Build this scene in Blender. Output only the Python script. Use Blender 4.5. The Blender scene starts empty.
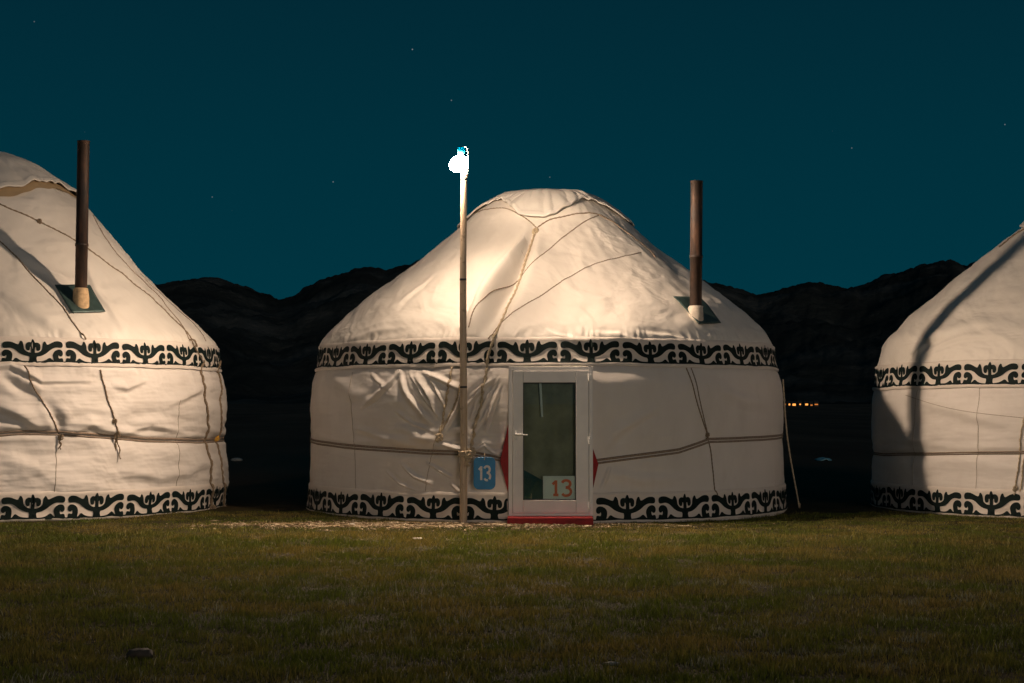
import bpy, math, random
import numpy as np
from mathutils import Vector, Matrix, geometry

random.seed(7)
rng = np.random.default_rng(7)
sc = bpy.context.scene
col = sc.collection
PI = math.pi

# ------------------------------------------------------------------ camera
F = 1662.0
HOR = 412.0
CAM = np.array([0.0, -19.0, 1.09])
pitch = math.atan((HOR - 341.5) / F)
cam_d = bpy.data.cameras.new('camera')
cam = bpy.data.objects.new('camera', cam_d)
col.objects.link(cam)
cam.location = CAM
cam.rotation_euler = (PI / 2 + pitch, 0, 0)
cam_d.sensor_width = 36.0
cam_d.lens = 36.0 * F / 1024
cam_d.clip_end = 30000
cam_d.clip_start = 0.1
sc.camera = cam


def ray(px, py):
    """direction in the world of a point of the photograph"""
    a = (px - 512) / F
    b = (341.5 - py) / F
    return np.array([a, math.cos(pitch) - b * math.sin(pitch), math.sin(pitch) + b * math.cos(pitch)])


def at_depth(px, py, y):
    d = ray(px, py)
    return CAM + d * ((y - CAM[1]) / d[1])


def on_ground(px, py):
    d = ray(px, py)
    return CAM + d * (-CAM[2] / d[2])


# ------------------------------------------------------------------ numpy noise
_perm = rng.permutation(512)
_perm = np.concatenate([_perm, _perm, _perm])
_ang = rng.random(512) * 2 * PI


def perlin(x, y, seed=0):
    x = np.asarray(x, float) + seed * 37.17
    y = np.asarray(y, float) + seed * 11.73
    xi = np.floor(x).astype(int); yi = np.floor(y).astype(int)
    xf = x - xi; yf = y - yi
    u = xf * xf * xf * (xf * (xf * 6 - 15) + 10)
    v = yf * yf * yf * (yf * (yf * 6 - 15) + 10)

    def g(ix, iy, dx, dy):
        h = _perm[(_perm[ix & 511] + iy) & 511]
        a = _ang[h]
        return np.cos(a) * dx + np.sin(a) * dy
    n00 = g(xi, yi, xf, yf); n10 = g(xi + 1, yi, xf - 1, yf)
    n01 = g(xi, yi + 1, xf, yf - 1); n11 = g(xi + 1, yi + 1, xf - 1, yf - 1)
    return (n00 * (1 - u) + n10 * u) * (1 - v) + (n01 * (1 - u) + n11 * u) * v


def fbm(x, y, seed=0, octaves=4, gain=0.5):
    s = 0; a = 1.0
    for o in range(octaves):
        s = s + a * perlin(np.asarray(x) * 2 ** o, np.asarray(y) * 2 ** o, seed + o * 3)
        a *= gain
    return s


def sstep(a, b, x):
    t = np.clip((np.asarray(x, float) - a) / (b - a), 0, 1)
    return t * t * (3 - 2 * t)


# ------------------------------------------------------------------ object helpers
def props(o, label=None, cat=None, group=None, kind=None):
    if label: o['label'] = label
    if cat: o['category'] = cat
    if group: o['group'] = group
    if kind: o['kind'] = kind
    return o


def empty(name, loc=(0, 0, 0), **k):
    o = bpy.data.objects.new(name, None)
    o.empty_display_size = 0.3
    o.location = loc
    col.objects.link(o)
    return props(o, **k)


def mesh_obj(name, verts, faces, mat, parent=None, smooth=True, mats=None, fm=None, **k):
    me = bpy.data.meshes.new(name)
    verts = np.asarray(verts, float)
    faces_np = faces if isinstance(faces, np.ndarray) else None
    if faces_np is not None:
        n = faces_np.shape[1]
        me.vertices.add(len(verts)); me.vertices.foreach_set('co', verts.ravel())
        me.loops.add(faces_np.size); me.loops.foreach_set('vertex_index', faces_np.ravel())
        me.polygons.add(len(faces_np))
        me.polygons.foreach_set('loop_start', np.arange(0, faces_np.size, n))
        me.update(calc_edges=True)
    else:
        me.from_pydata([tuple(v) for v in verts], [], [tuple(f) for f in faces])
        me.update()
    if mat: me.materials.append(mat)
    for m in (mats or []): me.materials.append(m)
    if fm is not None: me.polygons.foreach_set('material_index', fm)
    if smooth: me.polygons.foreach_set('use_smooth', [True] * len(me.polygons))
    me.validate()
    o = bpy.data.objects.new(name, me)
    col.objects.link(o)
    if parent is not None:
        o.parent = parent
        o.matrix_parent_inverse = Matrix.Identity(4)
    return props(o, **k)


def grid_faces(nu, nv, close=False):
    """vertex index = i * nv + j"""
    iu = np.arange(nu if close else nu - 1)
    i, j = np.meshgrid(iu, np.arange(nv - 1), indexing='ij')
    i2 = (i + 1) % nu
    return np.stack([(i * nv + j).ravel(), (i2 * nv + j).ravel(), (i2 * nv + j + 1).ravel(), (i * nv + j + 1).ravel()], 1)


def box(x0, x1, y0, y1, z0, z1, b=0.0):
    """box with small chamfers: verts and faces"""
    import bmesh
    bm = bmesh.new()
    bmesh.ops.create_cube(bm, size=1)
    for v in bm.verts:
        v.co = Vector(((x0 + x1) / 2 + v.co.x * (x1 - x0), (y0 + y1) / 2 + v.co.y * (y1 - y0), (z0 + z1) / 2 + v.co.z * (z1 - z0)))
    if b > 0:
        bmesh.ops.bevel(bm, geom=list(bm.edges), offset=b, segments=2, affect='EDGES', profile=0.5)
    bm.verts.ensure_lookup_table()
    vs = [tuple(v.co) for v in bm.verts]
    fs = [tuple(v.index for v in f.verts) for f in bm.faces]
    bm.free()
    return vs, fs


class MB:
    def __init__(self): self.v = []; self.f = []
    def add(self, vf, M=None):
        v, f = vf
        n = len(self.v)
        if M is not None: v = [tuple(M @ Vector(p)) for p in v]
        self.v += [tuple(p) for p in v]; self.f += [tuple(int(i) + n for i in q) for q in f]
        return self
    def build(self, name, mat, parent=None, smooth=False, **k):
        return mesh_obj(name, self.v, self.f, mat, parent, smooth, **k)


def tube(points, radius, sides=7, lump=0.0, seed=0, close_ends=True):
    """a tube along points; lump makes it look laid from twisted strands"""
    P = np.asarray(points, float)
    n = len(P)
    rad = np.full(n, radius) if np.isscalar(radius) else np.asarray(radius, float)
    T = np.gradient(P, axis=0)
    T /= np.linalg.norm(T, axis=1)[:, None] + 1e-9
    ref = np.array([0, 0, 1.0]) if abs(T[0][2]) < 0.9 else np.array([1.0, 0, 0])
    vs = []
    N = np.cross(T[0], ref); N /= np.linalg.norm(N)
    L = 0
    for i in range(n):
        N = N - T[i] * N.dot(T[i]); N /= np.linalg.norm(N) + 1e-9
        B = np.cross(T[i], N)
        if i: L += np.linalg.norm(P[i] - P[i - 1])
        for k in range(sides):
            a = 2 * PI * k / sides
            r = rad[i] * (1 + lump * math.sin(2 * a + L / (radius if np.isscalar(radius) else rad[i]) * 0.9 + seed))
            vs.append(P[i] + r * (math.cos(a) * N + math.sin(a) * B))
    fs = []
    for i in range(n - 1):
        for k in range(sides):
            k2 = (k + 1) % sides
            fs.append((i * sides + k, i * sides + k2, (i + 1) * sides + k2, (i + 1) * sides + k))
    if close_ends:
        fs.append(tuple(range(sides))[::-1]); fs.append(tuple((n - 1) * sides + k for k in range(sides)))
    return vs, fs


def lathe(prof, sides=32, center=(0, 0, 0)):
    vs = []; fs = []
    for r, z in prof:
        for k in range(sides):
            a = 2 * PI * k / sides
            vs.append((center[0] + r * math.cos(a), center[1] + r * math.sin(a), center[2] + z))
    m = len(prof)
    for i in range(m - 1):
        for k in range(sides):
            k2 = (k + 1) % sides
            fs.append((i * sides + k, i * sides + k2, (i + 1) * sides + k2, (i + 1) * sides + k))
    return vs, fs


def resample(P, step):
    P = np.asarray(P, float)
    # Catmull-Rom then even steps
    Q = []
    E = np.vstack([2 * P[0] - P[1], P, 2 * P[-1] - P[-2]])
    for i in range(1, len(E) - 2):
        for t in np.linspace(0, 1, 12, endpoint=False):
            p0, p1, p2, p3 = E[i - 1], E[i], E[i + 1], E[i + 2]
            Q.append(0.5 * ((2 * p1) + (-p0 + p2) * t + (2 * p0 - 5 * p1 + 4 * p2 - p3) * t * t + (-p0 + 3 * p1 - 3 * p2 + p3) * t ** 3))
    Q.append(P[-1]); Q = np.array(Q)
    s = np.concatenate([[0], np.cumsum(np.linalg.norm(np.diff(Q, axis=0), axis=1))])
    n = max(2, int(s[-1] / step) + 1)
    t = np.linspace(0, s[-1], n)
    return np.stack([np.interp(t, s, Q[:, k]) for k in range(Q.shape[1])], 1)


# ------------------------------------------------------------------ materials
class NT:
    def __init__(self, name):
        self.m = bpy.data.materials.new(name); self.m.use_nodes = True
        self.t = self.m.node_tree; self.n = self.t.nodes; self.l = self.t.links
        self.b = self.n['Principled BSDF']
    def node(self, ty, **k):
        nd = self.n.new(ty)
        for a, v in k.items():
            if a in nd.bl_rna.properties: setattr(nd, a, v)
            else: nd.inputs[a.replace('_', ' ')].default_value = v
        return nd
    def link(self, a, b): self.l.new(a, b)
    def coord(self, kind='Object', scale=(1, 1, 1)):
        tc = self.node('ShaderNodeTexCoord'); mp = self.node('ShaderNodeMapping')
        mp.inputs['Scale'].default_value = scale
        self.link(tc.outputs[kind], mp.inputs['Vector'])
        return mp.outputs['Vector']
    def noise(self, vec, scale, detail=4, rough=0.55):
        nd = self.node('ShaderNodeTexNoise'); nd.inputs['Scale'].default_value = scale
        nd.inputs['Detail'].default_value = detail; nd.inputs['Roughness'].default_value = rough
        self.link(vec, nd.inputs['Vector']); return nd.outputs['Fac']
    def ramp(self, fac, stops):
        nd = self.node('ShaderNodeValToRGB'); e = nd.color_ramp.elements
        while len(e) < len(stops): e.new(0.5)
        for el, (p, c) in zip(e, stops):
            el.position = p; el.color = (c[0], c[1], c[2], 1) if len(c) == 3 else c
        self.link(fac, nd.inputs['Fac']); return nd.outputs['Color']
    def mix(self, fac, a, b, mode='MIX'):
        nd = self.node('ShaderNodeMix'); nd.data_type = 'RGBA'; nd.blend_type = mode
        for s, v in ((0, fac), (6, a), (7, b)):
            if isinstance(v, (int, float)): nd.inputs[s].default_value = v
            elif isinstance(v, tuple): nd.inputs[s].default_value = (*v, 1)
            else: self.link(v, nd.inputs[s])
        return nd.outputs[2]
    def bump(self, h, strength, dist=0.01, prev=None):
        nd = self.node('ShaderNodeBump'); nd.inputs['Strength'].default_value = strength
        nd.inputs['Distance'].default_value = dist; self.link(h, nd.inputs['Height'])
        if prev is not None: self.link(prev, nd.inputs['Normal'])
        return nd.outputs['Normal']
    def out(self, color=None, rough=None, normal=None, metal=None, spec=None):
        def put(s, v):
            if v is None: return
            if isinstance(v, (int, float)): self.b.inputs[s].default_value = v
            elif isinstance(v, tuple): self.b.inputs[s].default_value = (*v, 1)
            else: self.link(v, self.b.inputs[s])
        put('Base Color', color); put('Roughness', rough); put('Normal', normal); put('Metallic', metal)
        put('Specular IOR Level', spec)
        return self.m


def mat_cloth(name, base, dirt=(0.35, 0.27, 0.18), amt=0.55, shine=0.66):
    t = NT(name); v = t.coord()
    c = t.ramp(t.noise(v, 1.3, 5), [(0.3, tuple(x * 0.9 for x in base)), (0.7, base)])
    stain = t.ramp(t.noise(t.coord(scale=(1, 1, 0.35)), 3.1, 6, 0.65), [(0.47, (0, 0, 0)), (0.72, (1, 1, 1))])
    sep = t.node('ShaderNodeSeparateXYZ'); t.link(t.coord(), sep.inputs[0])
    low = t.node('ShaderNodeMapRange'); low.inputs['From Min'].default_value = 0.0; low.inputs['From Max'].default_value = 0.5
    low.inputs['To Min'].default_value = 1.0; low.inputs['To Max'].default_value = 0.25
    t.link(sep.outputs['Z'], low.inputs['Value'])
    mul = t.node('ShaderNodeMath', operation='MULTIPLY'); t.link(stain, mul.inputs[0]); t.link(low.outputs[0], mul.inputs[1])
    mul2 = t.node('ShaderNodeMath', operation='MULTIPLY'); t.link(mul.outputs[0], mul2.inputs[0]); mul2.inputs[1].default_value = amt
    c = t.mix(mul2.outputs[0], c, dirt)
    n1 = t.bump(t.noise(v, 7, 3, 0.5), 0.25, 0.02)
    n2 = t.bump(t.noise(t.coord(scale=(1, 1, 2.2)), 30, 4, 0.6), 0.10, 0.006, n1)
    n3 = t.bump(t.noise(v, 420, 2), 0.12, 0.001, n2)
    return t.out(c, shine, n3, spec=0.3)


def mat_plain(name, c, rough=0.6, var=0.15, scale=20, bump=0.1, metal=0.0, spec=0.5):
    t = NT(name); v = t.coord()
    cc = t.ramp(t.noise(v, scale, 5), [(0.3, tuple(x * (1 - var) for x in c)), (0.7, tuple(min(1, x * (1 + var)) for x in c))])
    return t.out(cc, rough, t.bump(t.noise(v, scale * 4, 4), bump, 0.004), metal, spec)


M = {}
M['wall'] = mat_cloth('white_canvas', (0.76, 0.71, 0.66))
M['roof'] = mat_cloth('white_roof_canvas', (0.78, 0.73, 0.66), amt=0.4, shine=0.55)
M['crown'] = mat_cloth('white_crown_canvas', (0.66, 0.63, 0.58), amt=0.4)
M['band'] = mat_cloth('band_canvas', (0.74, 0.67, 0.60), amt=0.3)
M['tan'] = mat_cloth('tan_felt', (0.42, 0.30, 0.17), amt=0.3, shine=0.9)
M['felt'] = mat_plain('black_green_felt', (0.006, 0.014, 0.013), 0.7, 0.3, 30, 0.4, spec=0.15)
M['rope'] = mat_plain('grey_brown_rope', (0.23, 0.17, 0.11), 0.9, 0.35, 90, 0.6)
M['cord'] = mat_plain('pale_rope', (0.48, 0.39, 0.27), 0.9, 0.35, 90, 0.6)
M['strap'] = mat_plain('woven_belt_strap', (0.26, 0.20, 0.15), 0.85, 0.3, 60, 0.5)
M['yellow'] = mat_plain('yellow_cord', (0.65, 0.36, 0.05), 0.8, 0.2, 90, 0.3)
M['seam'] = mat_plain('stitched_seam', (0.36, 0.30, 0.24), 0.9, 0.3, 60, 0.2)
M['red'] = mat_plain('red_felt', (0.30, 0.010, 0.012), 0.7, 0.25, 14, 0.3)
M['pvc'] = mat_plain('white_pvc', (0.72, 0.70, 0.67), 0.32, 0.06, 6, 0.04)
M['pvc_dark'] = mat_plain('black_gasket', (0.03, 0.03, 0.03), 0.5, 0.1, 10, 0.05)
M['handle'] = mat_plain('handle_white_metal', (0.78, 0.77, 0.74), 0.25, 0.04, 10, 0.02)
M['blue'] = mat_plain('blue_painted_tin', (0.0, 0.20, 0.46), 0.45, 0.12, 25, 0.1)
M['digit'] = mat_plain('grey_white_paint', (0.70, 0.68, 0.66), 0.6, 0.15, 60, 0.1)
M['paper'] = mat_plain('pale_paper', (0.80, 0.82, 0.80), 0.7, 0.06, 8, 0.02)
M['orange'] = mat_plain('orange_red_print', (0.80, 0.16, 0.07), 0.6, 0.08, 20, 0.0)
M['curtain'] = mat_plain('olive_curtain', (0.27, 0.26, 0.19), 0.9, 0.25, 6, 0.3)
M['teal_cloth'] = mat_plain('dark_teal_cloth', (0.02, 0.08, 0.085), 0.8, 0.3, 6, 0.3)
M['tin'] = mat_plain('green_painted_tin', (0.05, 0.085, 0.08), 0.5, 0.25, 12, 0.2, 0.3)
M['collar'] = mat_plain('collar_clay', (0.52, 0.36, 0.20), 0.8, 0.25, 25, 0.4)
M['collar_white'] = mat_plain('collar_felt', (0.50, 0.44, 0.37), 0.8, 0.2, 25, 0.4)
M['stone'] = mat_plain('grey_stone', (0.20, 0.18, 0.16), 0.9, 0.3, 20, 0.6)
M['chalk'] = mat_plain('pale_stone', (0.50, 0.46, 0.40), 0.9, 0.3, 30, 0.5)


def mat_pipe():
    t = NT('rusty_stovepipe'); v = t.coord()
    c = t.ramp(t.noise(t.coord(scale=(1, 1, 0.3)), 12, 6, 0.65), [(0.3, (0.015, 0.013, 0.012)), (0.5, (0.045, 0.027, 0.019)), (0.72, (0.12, 0.06, 0.035))])
    return t.out(c, 0.62, t.bump(t.noise(v, 50, 5), 0.3, 0.004), 0.35)


def mat_pole():
    t = NT('weathered_timber'); v = t.coord(scale=(1, 1, 0.06))
    c = t.ramp(t.noise(v, 60, 6, 0.6), [(0.3, (0.40, 0.29, 0.19)), (0.7, (0.62, 0.50, 0.37))])
    k = t.ramp(t.noise(t.coord(), 14, 3), [(0.62, (0, 0, 0)), (0.72, (1, 1, 1))])
    c = t.mix(0.5, c, t.mix(k, c, (0.10, 0.07, 0.045)))
    return t.out(c, 0.6, t.bump(t.noise(v, 90, 4), 0.4, 0.004))


M['pipe'] = mat_pipe(); M['pole'] = mat_pole()

# ------------------------------------------------------------------ ground
YC = {'m': (0.39, 0.0), 'l': (-6.10, 0.0), 'r': (6.82, 0.0)}


def ground_h(x, y):
    r = np.hypot(x, y + 6)
    near = 0.016 * fbm(x / 0.7, y / 0.7, 3, 3) + 0.035 * perlin(x / 3.3, y / 3.3, 5) * sstep(2, 6, r)
    worn = np.exp(-((y + 3.0) / 0.9) ** 2)
    near = near * (1 - 0.6 * worn)
    far = sstep(60, 900, r) * 5.0 + 0.8 * perlin(x / 90, y / 90, 9) * sstep(30, 200, r)
    return near * (1 - sstep(40, 80, r)) + far


def build_ground():
    n = 520
    t = np.linspace(-1, 1, n)
    g = np.sign(t) * (7.5 * np.abs(t) * 2.2 + 6000 * np.abs(t) ** 9)
    X, Y = np.meshgrid(g, g - 7.0, indexing='ij')
    Z = ground_h(X, Y)
    t = NT('steppe_turf'); v = t.coord()
    soil = t.ramp(t.noise(v, 2.2, 8, 0.62), [(0.30, (0.03, 0.03, 0.010)), (0.5, (0.065, 0.055, 0.020)), (0.72, (0.12, 0.09, 0.04))])
    fine = t.ramp(t.noise(v, 46, 6, 0.7), [(0.35, (0.25, 0.25, 0.25)), (0.7, (1.0, 1.0, 1.0))])
    c = t.mix(1.0, soil, fine, 'MULTIPLY')
    far = t.node('ShaderNodeSeparateXYZ'); t.link(v, far.inputs[0])
    fm_ = t.node('ShaderNodeMapRange'); fm_.inputs['From Min'].default_value = -1.0; fm_.inputs['From Max'].default_value = 12.0; t.link(far.outputs['Y'], fm_.inputs['Value'])
    c = t.mix(fm_.outputs[0], c, t.ramp(t.noise(t.coord(scale=(0.3, 0.05, 1)), 0.6, 6), [(0.3, (0.09, 0.04, 0.022)), (0.7, (0.22, 0.105, 0.06))]))
    # trodden straw-coloured earth along the foot of the tents
    sep = t.node('ShaderNodeSeparateXYZ'); t.link(v, sep.inputs[0])
    w = t.node('ShaderNodeMath', operation='SUBTRACT'); t.link(sep.outputs['Y'], w.inputs[0]); w.inputs[1].default_value = -2.75
    w2 = t.node('ShaderNodeMath', operation='ABSOLUTE'); t.link(w.outputs[0], w2.inputs[0])
    n0 = t.node('ShaderNodeMath', operation='MULTIPLY_ADD'); t.link(t.noise(v, 1.6, 5), n0.inputs[0]); n0.inputs[1].default_value = 1.1
    t.link(w2.outputs[0], n0.inputs[2])
    sx = t.node('ShaderNodeMath', operation='ADD'); t.link(sep.outputs['X'], sx.inputs[0]); sx.inputs[1].default_value = 1.0
    sx2 = t.node('ShaderNodeMath', operation='ABSOLUTE'); t.link(sx.outputs[0], sx2.inputs[0])
    sx3 = t.node('ShaderNodeMath', operation='MULTIPLY_ADD'); t.link(sx2.outputs[0], sx3.inputs[0]); sx3.inputs[1].default_value = 0.17
    t.link(n0.outputs[0], sx3.inputs[2])
    worn = t.ramp(sx3.outputs[0], [(0.86, (1, 1, 1)), (1.0, (0, 0, 0))])
    earth = t.ramp(t.noise(v, 30, 7, 0.7), [(0.3, (0.13, 0.09, 0.045)), (0.7, (0.36, 0.27, 0.16))])
    c = t.mix(worn, c, earth)
    nb = t.bump(t.noise(v, 22, 7, 0.7), 0.7, 0.03)
    m = t.out(c, 0.95, nb, spec=0.1)
    mesh_obj('ground', np.stack([X.ravel(), Y.ravel(), Z.ravel()], 1), grid_faces(n, n), m, kind='structure')


build_ground()

# ------------------------------------------------------------------ mountains
def build_hills():
    t = NT('mountain_rock'); v = t.coord(scale=(1, 1, 1.6))
    c = t.ramp(t.noise(v, 0.006, 10, 0.65), [(0.35, (0.035, 0.04, 0.037)), (0.50, (0.05, 0.056, 0.052)), (0.68, (0.12, 0.12, 0.11))])
    m = t.out(c, 1.0, t.bump(t.noise(v, 0.02, 8, 0.7), 1.0, 12), spec=0.0)
    pts = [(-900, 300), (-500, 270), (-200, 292), (0, 275), (100, 300), (165, 288), (198, 285), (222, 288), (236, 291), (258, 298), (277, 304), (290, 302), (305, 293), (320, 286), (338, 280), (354, 274), (366, 271),
           (385, 276), (430, 262), (480, 278), (560, 250), (640, 268), (700, 284), (718, 290), (735, 295), (760, 302), (785, 295), (812, 290), (835, 293), (862, 292), (890, 283), (912, 277),
           (930, 270), (945, 266), (958, 265), (970, 270), (1000, 262), (1060, 250), (1200, 282), (1400, 260), (1900, 300)]
    px = np.array([p[0] for p in pts], float); el = (HOR - np.array([p[1] for p in pts], float)) / F
    na, nd = 1500, 130
    A = np.linspace(-900, 1900, na); Dd = np.linspace(900, 4800, nd)
    AA, DD = np.meshgrid(A, Dd, indexing='ij')
    az = np.arctan((AA - 512) / F)
    ridge = np.interp(AA, px, el)
    top = 3400.0
    X = DD * np.tan(az); Y = DD
    up = sstep(1050, top, DD) ** 1.25
    dn = 1 - sstep(top, 4800, DD)
    H = ridge * top * up * np.where(DD > top, dn, 1)
    w = np.clip((DD - 1000) / 1200, 0, 1)
    spur = np.abs(fbm(X / 620, Y / 900, 21, 6, 0.55))
    H = H - spur * 75 * w * sstep(top, top - 1100, DD) * np.where(DD < top, 1, 0)
    H = H + fbm(X / 110, Y / 110, 31, 6, 0.62) * 14 * w
    # a nearer dark spur on the left
    H = np.maximum(H, -3) + 3.5 * sstep(900, 1100, DD)
    H[:, 0] = -6
    mesh_obj('hills', np.stack([X.ravel(), Y.ravel(), H.ravel()], 1), grid_faces(na, nd), m, kind='structure')


build_hills()

# ------------------------------------------------------------------ yurts
class Yurt:
    def __init__(s, key, prof, ze, band_h, belt, phase_u, phase_l, seed, low_z):
        s.c = YC[key]; s.key = key
        s.pz = np.array([p[1] for p in prof]); s.pr = np.array([p[0] for p in prof])
        # smooth the profile
        zz = np.linspace(s.pz[0], s.pz[-1], 600)
        rr = np.interp(zz, s.pz, s.pr)
        k = np.hanning(25); k /= k.sum()
        pad = np.concatenate([np.full(12, rr[0]), rr, 2 * rr[-1] - rr[-2:-14:-1]])
        s.zz = zz; s.rr = np.convolve(pad, k, 'valid')
        s.ze = ze; s.bh = band_h; s.belt = belt; s.seed = seed; s.low_z = low_z
        s.pu, s.pl = phase_u, phase_l
        s.creases = []
        s.door = None
    def r0(s, z): return np.interp(z, s.zz, s.rr)
    def slope(s, z):
        d = 0.02
        return (s.r0(np.asarray(z) + d) - s.r0(np.asarray(z) - d)) / (2 * d)
    def belt_z(s, th): return np.interp(th, [b[0] for b in s.belt], [b[1] for b in s.belt])
    def disp(s, th, z):
        th = np.asarray(th, float); z = np.asarray(z, float)
        S = th * 2.7
        sd = s.seed
        S0, z0_ = S, z
        S = S + 0.16 * perlin(S0 / 0.45, z / 0.4, sd + 31); zw = z + 0.10 * perlin(S0 / 0.4, z / 0.35, sd + 32)
        bz = s.belt_z(th)
        wall = 0.036 * fbm(S / 0.75, z / 0.36, sd, 2) + 0.010 * fbm(S / 0.5, z / 0.10, sd + 2, 3)
        wall += 0.006 * fbm((S + 0.8 * zw) / 0.24, (zw - 0.3 * S) / 0.5, sd + 4, 3)
        # drooping folds that run along the belt
        nb = np.exp(-((z - bz - 0.10) / 0.13) ** 2)
        wall += nb * (0.022 * perlin(S / 0.32, z / 0.07, sd + 6) + 0.012)
        wall -= 0.030 * np.exp(-((z - bz) / 0.035) ** 2)
        # puckers under the eave
        eave = np.exp(-np.clip(s.ze - z, 0, 9) / 0.12)
        wall += eave * 0.014 * perlin(S / 0.07, z / 0.5, sd + 8)
        wall -= eave * 0.02
        wall += 0.012 * np.exp(-z / 0.25) * perlin(S / 0.09, z / 0.6, sd + 9)
        amp = s.wall_amp(th, z)
        wall = wall * amp
        # roof: pulled cloth over roof poles
        zr = np.clip(z - s.ze, 0, 9)
        sl = zr * 1.35
        roof = 0.001 * np.cos(th * 62 + 1.2 * perlin(S / 0.8, z / 0.5, sd + 11)) * sstep(0.2, 0.9, zr) * sstep(1.9, 1.3, zr)
        q = S * (1 - 0.28 * zr)
        roof += 0.020 * fbm(q / 0.55, sl / 0.5, sd + 12, 3)
        slw = sl + 0.2 * perlin(S / 0.5, sl / 0.5, sd + 33)
        roof += (0.009 - 0.006 * sstep(0.1, 0.4, S / 2.7) * (sd == 11)) * fbm((q + 0.7 * slw) / 0.24, (slw - 0.4 * q) / 0.55, sd + 14, 3) * sstep(0.1, 0.35, zr) * (1 - 0.6 * sstep(0.6, 1.4, zr))
        wr = s.roof_wr(th, z)
        qq = q + 0.22 * perlin(q / 0.5, sl / 0.4, sd + 23); ss = sl + 0.13 * perlin(q / 0.45, sl / 0.35, sd + 24)
        roof += wr * 0.016 * fbm(qq / 0.30, (ss + 0.15 * qq) / 0.13, sd + 16, 4, 0.55) * sstep(-0.25, 0.35, perlin(q / 0.6, sl / 0.3, sd + 29))
        roof += 0.012 * perlin(S / 0.06, sl / 0.3, sd + 17) * np.exp(-((zr - 0.27) / 0.07) ** 2)
        roof *= sstep(0.0, 0.25, zr) * 0.9 + 0.1
        w = sstep(s.ze - 0.01, s.ze + 0.03, z)
        d = wall * (1 - w) + roof * w
        for (P, W, A, sharp) in s.creases:
            d = d + crease(S0, z * 1.0, P, W, A, sharp)
        if s.door is not None:
            k = np.exp(-(np.clip(np.abs(S0 - s.door[0] * 2.7) - 0.42, 0, 9) / 0.12) ** 2) * (z < s.ze)
            d = d * (1 - 0.75 * k)
        return d
    def wall_amp(s, th, z): return 1.0
    def roof_wr(s, th, z): return 0.5
    def P(s, th, z, off=0.0, wd=1.0):
        th = np.asarray(th, float); z = np.asarray(z, float)
        d = s.disp(th, z) * wd + off
        sl = s.slope(z)
        n = 1 / np.sqrt(1 + sl * sl)
        r = s.r0(z) + d * n
        zz = z - d * sl * n
        return np.stack(np.broadcast_arrays(s.c[0] + r * np.sin(th), s.c[1] - r * np.cos(th), zz), -1)
    def hit(s, px, py):
        """theta, z of the tent's skin at a point of the photograph"""
        d = ray(px, py)
        tt = np.linspace(14.5, 22, 3000)
        Q = CAM + tt[:, None] * d
        f = np.hypot(Q[:, 0] - s.c[0], Q[:, 1] - s.c[1]) - s.r0(Q[:, 2])
        k = np.where(f < 0)[0]
        i = k[0] if len(k) else int(np.argmin(f))
        q = Q[i]
        return math.atan2(q[0] - s.c[0], -(q[1] - s.c[1])), float(q[2])
    def add_crease(s, pts, W, A, sharp=0.0):
        P = np.array([s.hit(*p) for p in pts]); P[:, 0] *= 2.7
        s.creases.append((P, W, A, sharp))


def crease(S, z, P, W, A, sharp):
    """height of a fold whose ridge runs along polyline P; negative A makes a valley"""
    S, z = np.broadcast_arrays(S, z)
    out = np.zeros(S.shape)
    lo = P.min(0) - 4 * W; hi = P.max(0) + 4 * W
    m = (S > lo[0]) & (S < hi[0]) & (z > lo[1]) & (z < hi[1])
    if not m.any(): return out
    s_, z_ = S[m], z[m]
    best = np.full(s_.shape, 1e9); tb = np.zeros(s_.shape); sg = np.zeros(s_.shape)
    n = len(P) - 1
    for i in range(n):
        a, b = P[i], P[i + 1]
        ab = b - a; L2 = ab.dot(ab) + 1e-12
        t = np.clip(((s_ - a[0]) * ab[0] + (z_ - a[1]) * ab[1]) / L2, 0, 1)
        dx = s_ - a[0] - t * ab[0]; dz = z_ - a[1] - t * ab[1]
        d = np.hypot(dx, dz)
        k = d < best
        best = np.where(k, d, best); tb = np.where(k, (i + t) / n, tb)
        sg = np.where(k, np.sign(ab[0] * dz - ab[1] * dx), sg)
    w = W * (1 + sharp * sg)
    w = np.maximum(w, W * 0.25)
    taper = np.clip(np.sin(PI * tb), 0, 1) ** 0.8
    prof = np.exp(-(best / w) ** 2) - 0.35 * np.exp(-((best - 1.8 * w) / w) ** 2)
    out[m] = A * taper * prof
    return out


prof_m = [(2.695, -0.05), (2.69, 0.1), (2.67, 0.5), (2.665, 0.75), (2.675, 1.1), (2.66, 1.4), (2.62, 1.54), (2.585, 1.60), (2.57, 1.76), (2.56, 1.84), (2.47, 1.98), (2.24, 2.21), (1.83, 2.53), (1.28, 2.93), (1.05, 3.13), (0.83, 3.34), (0.66, 3.46), (0.50, 3.545), (0.2, 3.58)]
prof_l = [(2.80, -0.05), (2.80, 0.1), (2.82, 0.5), (2.76, 0.77), (2.80, 1.1), (2.79, 1.4), (2.75, 1.53), (2.71, 1.60), (2.70, 1.76), (2.68, 1.86), (2.62, 1.95), (2.32, 2.22), (1.99, 2.52), (1.63, 2.94), (1.25, 3.38), (0.98, 3.63), (0.62, 3.88), (0.3, 4.0)]
prof_r = [(2.66, -0.05), (2.66, 0.1), (2.65, 0.5), (2.63, 0.62), (2.65, 1.0), (2.65, 1.25), (2.63, 1.36), (2.60, 1.42), (2.59, 1.58), (2.57, 1.68), (2.48, 1.92), (2.20, 2.20), (1.65, 2.66), (1.1, 3.10), (0.85, 3.28), (0.62, 3.42), (0.4, 3.5), (0.2, 3.54)]

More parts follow.
